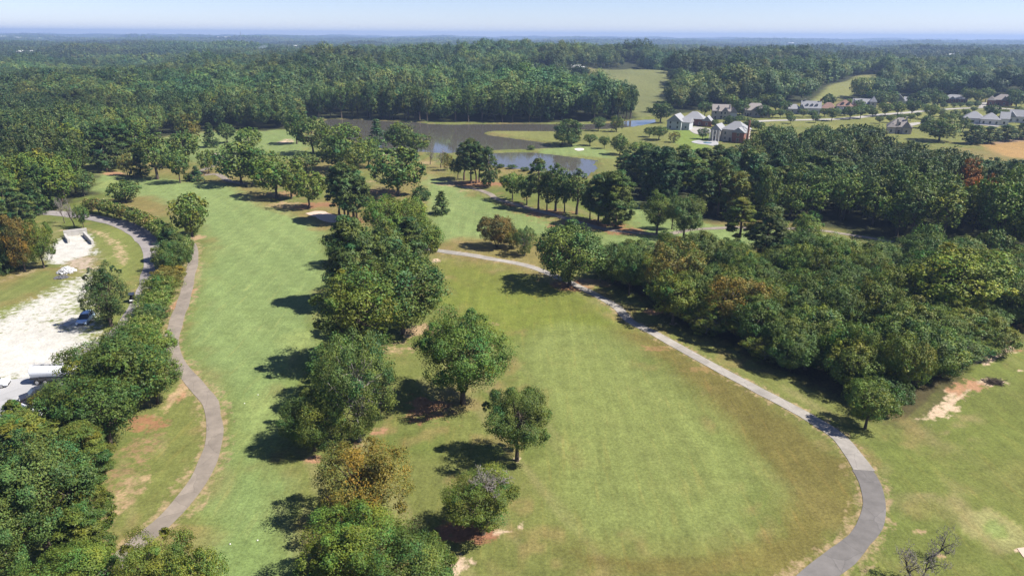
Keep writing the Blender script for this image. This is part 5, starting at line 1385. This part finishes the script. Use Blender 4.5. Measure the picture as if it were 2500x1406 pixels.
house(1958, 279, 'long white house with blue-grey roof and a row of dormers', [(-1, 12.5, 0, 10, 4.4, 5.0, 'gx'), (-13, -1, 1, 9, 3.4, 3.2, 'hip'), (-2.5, .8, -2.5, 1, 4.0, 3.0, 'gy')], 'siding_white', 'roof_grey', .08, dorm=[(3.0, 2.2, 6.2), (6.3, 2.2, 6.2), (9.6, 2.2, 6.2)], chim=[(12.2, 5, 11, 'brick_red'), (1.2, 5, 10.6, 'stone_tan')], door=5)
house(2047, 279, 'large white house with a red-brown roof and white columns', [(-2, 9, 0, 11, 5.8, 4.4, 'hip'), (-13, -2, 1, 10, 3.6, 4.2, 'hip'), (9, 13, 1.5, 9, 4.2, 3.4, 'gy')], 'siding_white', 'roof_red', .05, dorm=[(2, 2, 7.4), (6, 2, 7.4)], cols=[(.2, -1.6, 0, 5.4), (2.6, -1.6, 0, 5.4), (5.0, -1.6, 0, 5.4), (7.4, -1.6, 0, 5.4)], chim=[(9.4, 6, 11, 'stone_tan')], door=3.5)
house(2110, 268, 'grey house with a pointed tower roof beside the red roofed one', [(-9, 4, 0, 10, 4.2, 3.8, 'gx'), (3, 8, -1, 5, 6.2, 4.2, 'hip'), (-9.5, -5, -2, 6, 3.6, 3.2, 'gy')], ('stone_tan', 'stone_tan', 'siding_white'), 'roof_grey', .05)
house(1775, 346, 'big house with a columned two storey porch and brick chimney', [(-4, 9, 1, 12, 6.4, 4.2, 'hip'), (-9.5, -4, -1, 8, 6.0, 3.0, 'gy'), (3, 9.5, -2, 2, 5.6, 2.6, 'gy')], ('stone_tan', 'stone_tan', 'brick_red'), 'roof_grey', -.3,
      chim=[(9.6, 5, 11.6, 'brick_red')], cols=[(-9.2, -3.4, 0, 6), (-7.4, -3.4, 0, 6), (-5.6, -3.4, 0, 6), (-3.9, -3.4, 0, 6)], door=1)
house(2197, 327, 'brown hip roofed brick house beside the street loop', [(-7, 6, 0, 11, 4.0, 5.0, 'hip'), (-7.5, -3, -1.8, 3, 3.8, 3.0, 'hip'), (1, 5, -1.5, 2, 3.8, 3.4, 'gy')], 'stone_tan', 'roof_brown', .1, chim=[(-2.4, .4, 8.4, 'stone_tan'), (2.6, 4, 9.6, 'stone_tan')], dorm=[(-1.2, 1.6, 5.4)], door=-1)
house(2400, 304, 'long low white house with a wide grey roof by the conifers', [(-12, 0, 0, 11, 3.6, 4.2, 'hip'), (-2, 9, -3, 8, 3.6, 4.0, 'hip'), (9, 14, 0, 10, 4.2, 4.2, 'gx')], 'siding_white', 'roof_grey', .05, door=-8)
house(2486, 300, 'grey roofed house at the right edge next to the long low one', [(-6, 8, 0, 10, 4.0, 4.2, 'gx'), (-7, -2, -2, 6, 3.8, 3.4, 'gy')], 'siding_white', 'roof_grey', .0)
house(2196, 258, 'pale gabled house half hidden behind the dome-shaped tree', [(-5, 3, 0, 10, 4.6, 4.6, 'gy'), (3, 12, 2, 10, 3.8, 3.4, 'gx')], 'siding_grey', 'roof_grey', .05)
house(2330, 251, 'low ranch house with a long grey roof behind street trees', [(-9.5, 9.5, 0, 10, 3.2, 3.4, 'hip'), (-4, 0, -2, 2, 3.2, 2.4, 'gy')], 'brick_red', 'roof_grey', .0)
house(2440, 258, 'brick house with a brown roof and turret at the driveway end', [(-6, 9, 0, 11, 4.6, 4.4, 'hip'), (-9.5, -4, -2, 5, 4.0, 3.8, 'hip'), (1, 5, -1.5, 3, 4.4, 3.6, 'gy')], 'brick_red', 'roof_brown', .0, door=-1)
house(1412, 173, 'white barn at the edge of the far pasture', [(-8, 3, 0, 10, 3.6, 2.6, 'gx'), (3, 9, 2, 9, 2.8, 1.8, 'gx')], 'siding_grey', 'roof_white', .1, name='barn', cat='barn')
FAR = [(20, 5200, 70), (52, 5300, 60), (92, 5200, 55), (135, 5250, 60), (575, 4800, 90), (905, 4600, 30), (1908, 5000, 80), (2050, 5100, 60), (2190, 1420, 36), (2242, 1400, 44), (2300, 1500, 30), (2480, 1500, 34), (735, 2300, 30), (102, 1650, 34), (1985, 2400, 30), (2085, 2300, 24), (2150, 2350, 26)]
FL = ['white warehouse at the left end of the horizon', 'second white warehouse along the horizon from the left edge', 'third white warehouse along the horizon from the left edge', 'fourth white warehouse along the horizon from the left edge', 'long white warehouse on the horizon below the tall mast',
      'small white building on the horizon above the lake wood', 'wide white building on the horizon beyond the houses', 'low white building on the horizon right of the wide one', 'pale metal roofed shed behind the houses wood', 'blue roofed shed behind the houses wood',
      'small grey shed right of the blue roofed one', 'pale shed at the right edge of the far wood', 'white roofed building near the smoke', 'white house showing in the forest near the left edge', 'first small white house in the far wood above the houses', 'second small white house in the far wood above the houses', 'third small white house in the far wood above the houses']
for (px_, d_, w_), l in zip(FAR, FL):
    tall = 26 if d_ > 4000 else 14 if d_ > 2000 else 15
    house(px_, 0, l, [(-w_ / 2, w_ / 2, 0, w_ * .5, tall, 3.0, 'gx')], 'siding_white', 'roof_blue' if px_ == 2242 else 'roof_white', name='warehouse' if d_ > 4000 else 'shed', D=d_, cat='building')
def mast(px_, d_, h_, label):
    x_ = ray(px_, 90).x / ray(px_, 90).y * d_; o = thing('radio_mast', label, 'mast', (x_, d_, hz(x_, d_)))
    m_ = MB()
    for s in range(3):
        a = s * 2.094; m_.tube((1.6 * math.cos(a), 1.6 * math.sin(a), -1), (.7 * math.cos(a), .7 * math.sin(a), h_), .7, .5, 5)
    for k in range(int(h_ / 6)): m_.tube((1.4, 0, k * 6), (-.7, 1.2, k * 6 + 6), .2, .2, 4); m_.tube((-.7, 1.2, k * 6), (-.7, -1.2, k * 6 + 6), .2, .2, 4)
    m_.build('lattice', rm('mast_grey', (.3, .3, .32)), o)
    t = MB(); t.tube((0, 0, h_), (0, 0, h_ + 8), .3, .12, 5); t.build('antenna', M['mast_grey'], o)
mast(588, 4300, 75, 'thin tall radio mast on the horizon'); mast(1890, 5600, 68, 'short mast on the horizon above the wide white building')

# pool terrace below the porch house
sheet('terrace', [(1688, 347), (1705, 343), (1722, 346), (1748, 345), (1754, 353), (1742, 357), (1725, 354), (1704, 352)], M['lot_concrete'], .14, label='white pool terrace below the porch house')
sheet('swimming_pool', [(1716, 349), (1722, 347.5), (1736, 349), (1737, 351), (1724, 351.5)], rm('pool_blue', (.12, .22, .30), rough=.1, bump=0, spec=.5), .2, label='small pool on the white terrace')

# ------------------------------------------------------------------ vehicles
def paint(name, c):
    m, nt, out = new_mat(name); p = nt.nodes.new('ShaderNodeBsdfPrincipled'); p.inputs['Base Color'].default_value = (*c, 1); p.inputs['Roughness'].default_value = .35; p.inputs['Coat Weight'].default_value = .5
    nz = nt.nodes.new('ShaderNodeTexNoise'); nz.inputs['Scale'].default_value = 1.2; mr = nt.nodes.new('ShaderNodeMapRange'); mr.inputs['To Min'].default_value = .28; mr.inputs['To Max'].default_value = .5
    nt.links.new(nz.outputs[0], mr.inputs['Value']); nt.links.new(mr.outputs[0], p.inputs['Roughness']); nt.links.new(p.outputs[0], out.inputs['Surface']); return m
M['white_paint'] = paint('white_paint', (.72, .74, .77)); M['black_paint'] = paint('black_paint', (.02, .02, .023)); M['silver_paint'] = paint('silver_paint', (.42, .56, .75))
rm('rubber', (.025, .025, .026)); rm('chrome_grey', (.45, .45, .46), rough=.3); M['lamp_glass'] = glass('lamp_glass', (.55, .55, .55), .1); M['tail_lamp'] = glass('tail_lamp', (.35, .02, .02), .15)

def wheel(o, x, y, r, w=.24):
    t = MB(); t.tube((x, y - w / 2, r), (x, y + w / 2, r), r, r, 16); wo = t.build('wheel', M['rubber'], o)
    h = MB(); s = 1 if y > 0 else -1; h.tube((x, y + s * (w / 2 - .02), r), (x, y + s * (w / 2 + .015), r), r * .6, r * .55, 12); h.build('rim', M['chrome_grey'], wo)

def car(p, head, label, paintm, L=4.9, W=1.95, H=1.72, style='van', name='car', cat='car'):
    """x is forward"""
    o = thing(name, label, cat, p, head); f = L / 2
    if style == 'van': low = [(-f, .35), (f - .1, .32), (f, .55), (f - .12, .82), (f - 1.05, 1.04), (-f + .05, 1.05)]; gh = [(-f + .08, 1.05), (f - 1.05, 1.04), (f - 2.0, H - .06), (f - 2.5, H), (-f + .5, H), (-f + .2, H - .15)]
    elif style == 'suv': low = [(-f, .4), (f - .08, .4), (f, .7), (f - .15, .95), (f - 1.3, 1.1), (-f + .03, 1.1)]; gh = [(-f + .06, 1.1), (f - 1.3, 1.1), (f - 2.0, H - .04), (f - 2.4, H), (-f + .4, H), (-f + .15, H - .2)]
    else: low = [(-f, .5), (f - .08, .45), (f, .75), (f - .12, 1.0), (f - 1.4, 1.12), (f - 3.3, 1.12), (f - 3.32, 1.08), (-f, 1.08)]; gh = [(f - 3.25, 1.12), (f - 1.45, 1.12), (f - 2.0, H - .04), (f - 2.3, H), (f - 3.05, H), (f - 3.2, H - .1)]
    b = MB(); b.prism(low, -W / 2, W / 2); b.build('body', paintm, o, bevel=.07)
    g = MB(); n = len(gh); wi = W / 2 - .06; wt = W / 2 - .24
    zs = [z for _, z in gh]; z0, z1 = min(zs), max(zs)
    yo = [wi + (wt - wi) * (z - z0) / (z1 - z0) for z in zs]
    g.add([(x, -y, z) for (x, z), y in zip(gh, yo)] + [(x, y, z) for (x, z), y in zip(gh, yo)], [tuple(range(n)), tuple(range(2 * n - 1, n - 1, -1))] + [(i, i + n, (i + 1) % n + n, (i + 1) % n) for i in range(n)])
    g.build('cabin_glass', M['glass'], o, bevel=.04)
    rx0, rx1 = (-f + .42, f - 2.35) if style != 'pickup' else (f - 3.12, f - 2.2)
    r = MB(); r.box(((rx0 + rx1) / 2, 0, H + .015), (rx1 - rx0, 2 * wt + .06, .07)); ro = r.build('roof', paintm, o, bevel=.03)
    if style == 'van':
        for s in (-1, 1):
            k = MB(); k.tube((rx0 + .2, s * wt * .9, H + .1), (rx1 - .2, s * wt * .9, H + .1), .03, .03, 5); k.build('roof_rail', M['rubber'], ro)
    xs = ([(-f + .5), (-f + 1.9), (f - 2.3)] if style != 'pickup' else [f - 3.15, f - 2.45])
    for s in (-1, 1):
        for x in xs:
            q = MB(); q.tube((x - .02, s * (wi + .005), z0), (x - .1, s * (wt + .02), z1), .05, .05, 5); q.build('window_pillar', paintm, o)
        for x in (f - .95, -f + 1.0): wheel(o, x, s * (W / 2 - .12), .36)
        h = MB(); h.box((f - .12, s * (W / 2 - .3), .74), (.22, .42, .16)); h.build('headlight', M['lamp_glass'], o)
        h = MB(); h.box((-f + .02, s * (W / 2 - .2), .95), (.1, .2, .4)); h.build('tail_light', M['tail_lamp'], o)
        h = MB(); h.box((f - 1.75, s * (W / 2 + .1), 1.12), (.16, .2, .14)); h.build('mirror', paintm, o)
    h = MB(); h.box((f - .03, 0, .52), (.1, W * .6, .18)); h.build('grille', M['rubber'], o)
    if style == 'pickup':
        h = MB(); h.box((-f + 1.2, 0, 1.1), (2.1, W - .3, .06)); h.build('cargo_bed', M['rubber'], o)
    return o
def heading(a, b):
    d = G(*b) - G(*a); return math.atan2(d.y, d.x)
car(G(210, 785), heading((222, 772), (199, 795)), 'pale blue minivan parked in the shade of the cedar', M['silver_paint'], name='minivan', cat='van')
car(G(-14, 945), heading((-40, 948), (10, 942)), 'white car cut by the left edge on the concrete lot', M['white_paint'], 4.6, 1.85, 1.45, 'suv')
car(G(92, 972), heading((130, 960), (72, 976)), 'black vehicle parked under the olive tree', M['black_paint'], 4.8, 1.95, 1.8, 'suv')
car(G(94, 1003), heading((70, 990), (118, 1012)), 'white pickup nosing out below the overhanging tree', M['white_paint'], 5.4, 1.95, 1.8, 'pickup', 'pickup_truck', 'pickup')
# tank truck
p = G(147, 931); o = thing('tank_truck', 'white tank truck parked at the edge of the gravel lot', 'truck', p, heading((85, 931), (180, 927)))
b = MB()
for a, c, r0, r1 in ((-4.2, -3.95, .78, 1.1), (-3.95, 3.2, 1.1, 1.1), (3.2, 3.45, 1.1, .78)): b.tube((a, 0, 2.05), (c, 0, 2.05), r0, r1, 24)
tk = b.build('tank', M['white_paint'], o, smooth=False)
b = MB(); b.box((-.4, 0, 3.2), (6.4, .5, .05))
for k in range(8):
    for s in (-.28, .28): b.tube((-3.5 + k * .9, s, 3.15), (-3.5 + k * .9, s, 3.45), .025, .025, 4)
for s in (-.28, .28): b.tube((-3.6, s, 3.45), (2.9, s, 3.45), .025, .025, 4)
b.build('walkway_rail', M['chrome_grey'], tk)
for k in (-2, 1): b = MB(); b.tube((k, 0, 3.1), (k, 0, 3.38), .3, .3, 12); b.build('hatch', M['chrome_grey'], tk)
b = MB(); b.box((1.0, 0, .82), (11, .9, .3)); b.box((-.3, .95, 1.0), (5, .3, .5)); b.box((-.3, -.95, 1.0), (5, .3, .5)); b.build('chassis', M['black_paint'], o)
b = MB(); b.prism([(3.9, .5), (6.6, .5), (6.6, 1.5), (6.3, 2.6), (5.9, 2.8), (3.9, 2.8)], -1.15, 1.15); cb = b.build('cab', M['white_paint'], o, bevel=.1)
b = MB(); b.add([(6.62, -1, 1.55), (6.62, 1, 1.55), (6.35, .95, 2.5), (6.35, -.95, 2.5)], [(0, 1, 2, 3)]); b.build('windscreen', M['glass'], cb)
for s in (-1, 1):
    for x in (-3.0, -1.7, 5.4): wheel(o, x, s * 1.0, .5, .35)
# golf cart on the road
p = G(324, 737); o = thing('golf_cart', 'dark golf cart on the access road beside the cedar', 'golf cart', p, heading((326, 722), (320, 748)))
b = MB(); b.prism([(-1.1, .3), (1.15, .3), (1.2, .55), (.95, .85), (.5, .5), (-.1, .5), (-.15, .8), (-1.1, .85)], -.55, .55); b.build('body', M['black_paint'], o, bevel=.05)
b = MB(); b.box((-.45, 0, .88), (.5, 1.0, .14)); b.box((-.75, 0, 1.15), (.12, 1.0, .45)); b.build('seat', M['rubber'], o)
for x, s in ((.8, -1), (.8, 1), (-.95, -1), (-.95, 1)): b = MB(); b.tube((x, s * .5, .8), (x * .85, s * .5, 1.85), .025, .025, 5); b.build('roof_post', M['black_paint'], o)
b = MB(); b.box((-.05, 0, 1.88), (1.9, 1.15, .07)); b.build('roof', M['black_paint'], o, bevel=.03)
b = MB(); b.box((1.0, 0, .7), (.3, .9, .25)); b.build('front_cowl', M['white_paint'], o, bevel=.05)
for x in (.75, -.75):
    for s in (-1, 1): wheel(o, x, s * .5, .24, .18)

# ------------------------------------------------------------------ yard: block bay, rock pile, small things
def block_wall(a, b, rows, label, name='block_wall'):
    A = G(*a); B = G(*b); L = (B - A).length; n = max(1, round(L / 1.75)); bl = L / n
    o = thing(name, label, 'block wall', A, math.atan2(B.y - A.y, B.x - A.x))
    m = MB(); m.box((0, 0, 0), (bl - .03, .6, .58)); me = m.mesh('block', M['block'])
    for r in range(rows):
        for i in range(n):
            q = link('block', me, o); q.location = ((i + .5) * bl + random.uniform(-.02, .02), random.uniform(-.03, .03), .29 + r * .6); q.rotation_euler = (0, 0, random.uniform(-.015, .015))
block_wall((157, 578), (214, 571), 3, 'back wall of stacked concrete blocks behind the gravel bay')
block_wall((169, 594), (160, 580), 2, 'short divider of stacked concrete blocks in the gravel bay')
block_wall((206, 575), (227, 597), 2, 'side wall of stacked concrete blocks on the gravel bay')
def stones(name, px_, py_, rad, hgt, n, sz, label, mat, cat):
    p = G(px_, py_); r = np.random.default_rng(int(px_)); VV = []; FF = []
    bm = bmesh.new(); bmesh.ops.create_icosphere(bm, subdivisions=1, radius=1.0); base = np.array([v.co[:] for v in bm.verts]); tri = np.array([[v.index for v in f.verts] for f in bm.faces]); bm.free()
    for i in range(n):
        a = r.uniform(0, 6.28); q = r.uniform(0, 1) ** .5; s = sz * r.uniform(.6, 1.4)
        z = hgt * (1 - q) ** .8
        v = base * (1 + r.normal(0, .16, (len(base), 1))) * s * np.array([1, r.uniform(.7, 1.1), r.uniform(.6, .9)])
        v = v + np.array([p.x + math.cos(a) * q * rad[0], p.y + math.sin(a) * q * rad[1], p.z + z + s * .2]); FF.append(tri + len(VV) * len(base)); VV.append(v)
    me = fast_mesh(name, np.concatenate(VV), None, np.concatenate(FF), mats=[mat]); tag(link(name, me), label, cat, kind='stuff')
stones('rock_pile', 163, 664, (2.0, 2.0), 1.3, 260, .24, 'heap of pale rocks beside the gravel bay', M['white_rock'], 'rock pile')
stones('gravel_heap', 150, 678, (1.6, 1.4), .5, 160, .14, 'low heap of dark gravel below the pale rocks', rm('dark_gravel', (.16, .16, .18), var=.3), 'gravel heap')
p = G(2424, 934); r = np.random.default_rng(4); paths = []
for i in range(90):
    a = r.uniform(0, 6.28); q = p + Vector((r.normal(0, .7), r.normal(0, .5), abs(r.normal(.15, .2)))); d = Vector((math.cos(a), math.sin(a), r.normal(0, .3))) * r.uniform(.4, 1.2)
    paths.append(([q - d, q, q + d], [.05, .045, .02]))
tag(link('brush_pile', tubes('brush_pile', paths, M['bark'], 4)), 'heap of dead branches on the bare soil patch', 'brush pile', kind='stuff')
TM = [(562, 1328, 'white tee marker near the front edge of the lower tee'), (629, 1319, 'white tee marker at the right side of the lower tee'), (630, 964, 'white tee marker on the middle tee'), (597, 985, 'second white tee marker on the middle tee')]
for a, b_, l in TM:
    m = MB(); m.tube((0, 0, .0), (0, 0, .07), .08, .10, 10); m.tube((0, 0, .07), (0, 0, .13), .10, .03, 10); q = m.build('tee_marker', M['trim_white']); q.location = G(a, b_); tag(q, l, 'tee marker', 'tee markers')

# a wisp of smoke over the far wood
p = Vector((ray(638, 128).x / ray(638, 128).y * 1700, 1700, 17)); bm = bmesh.new(); bmesh.ops.create_icosphere(bm, subdivisions=3, radius=1.0)
for v in bm.verts: v.co = Vector((v.co.x * 15 * (1.1 + .5 * v.co.z), v.co.y * 15, v.co.z * 11 + 4 * math.sin(v.co.x * 3)))
me = bpy.data.meshes.new('smoke'); bm.to_mesh(me); bm.free()
m, nt, out = new_mat('smoke'); pv = nt.nodes.new('ShaderNodeVolumePrincipled'); pv.inputs['Color'].default_value = (.72, .82, 1, 1); pv.inputs['Density'].default_value = .012
nt.links.new(pv.outputs[0], out.inputs['Volume']); me.materials.append(m)
q = link('smoke', me); q.location = p; tag(q, 'small bluish wisp of smoke over the far wood', 'smoke', kind='stuff')

# ------------------------------------------------------------------ haze
m, nt, out = new_mat('haze'); pv = nt.nodes.new('ShaderNodeVolumePrincipled')
pv.inputs['Color'].default_value = (.40, .56, .90, 1); pv.inputs['Density'].default_value = HAZE_D; pv.inputs['Anisotropy'].default_value = 0.1
nt.links.new(pv.outputs[0], out.inputs['Volume'])
b = MB(); b.box((0, 7100, 22), (34000, 14800, 166)); tag(b.build('haze', m), 'thin blue haze over the whole countryside', 'haze', kind='stuff')
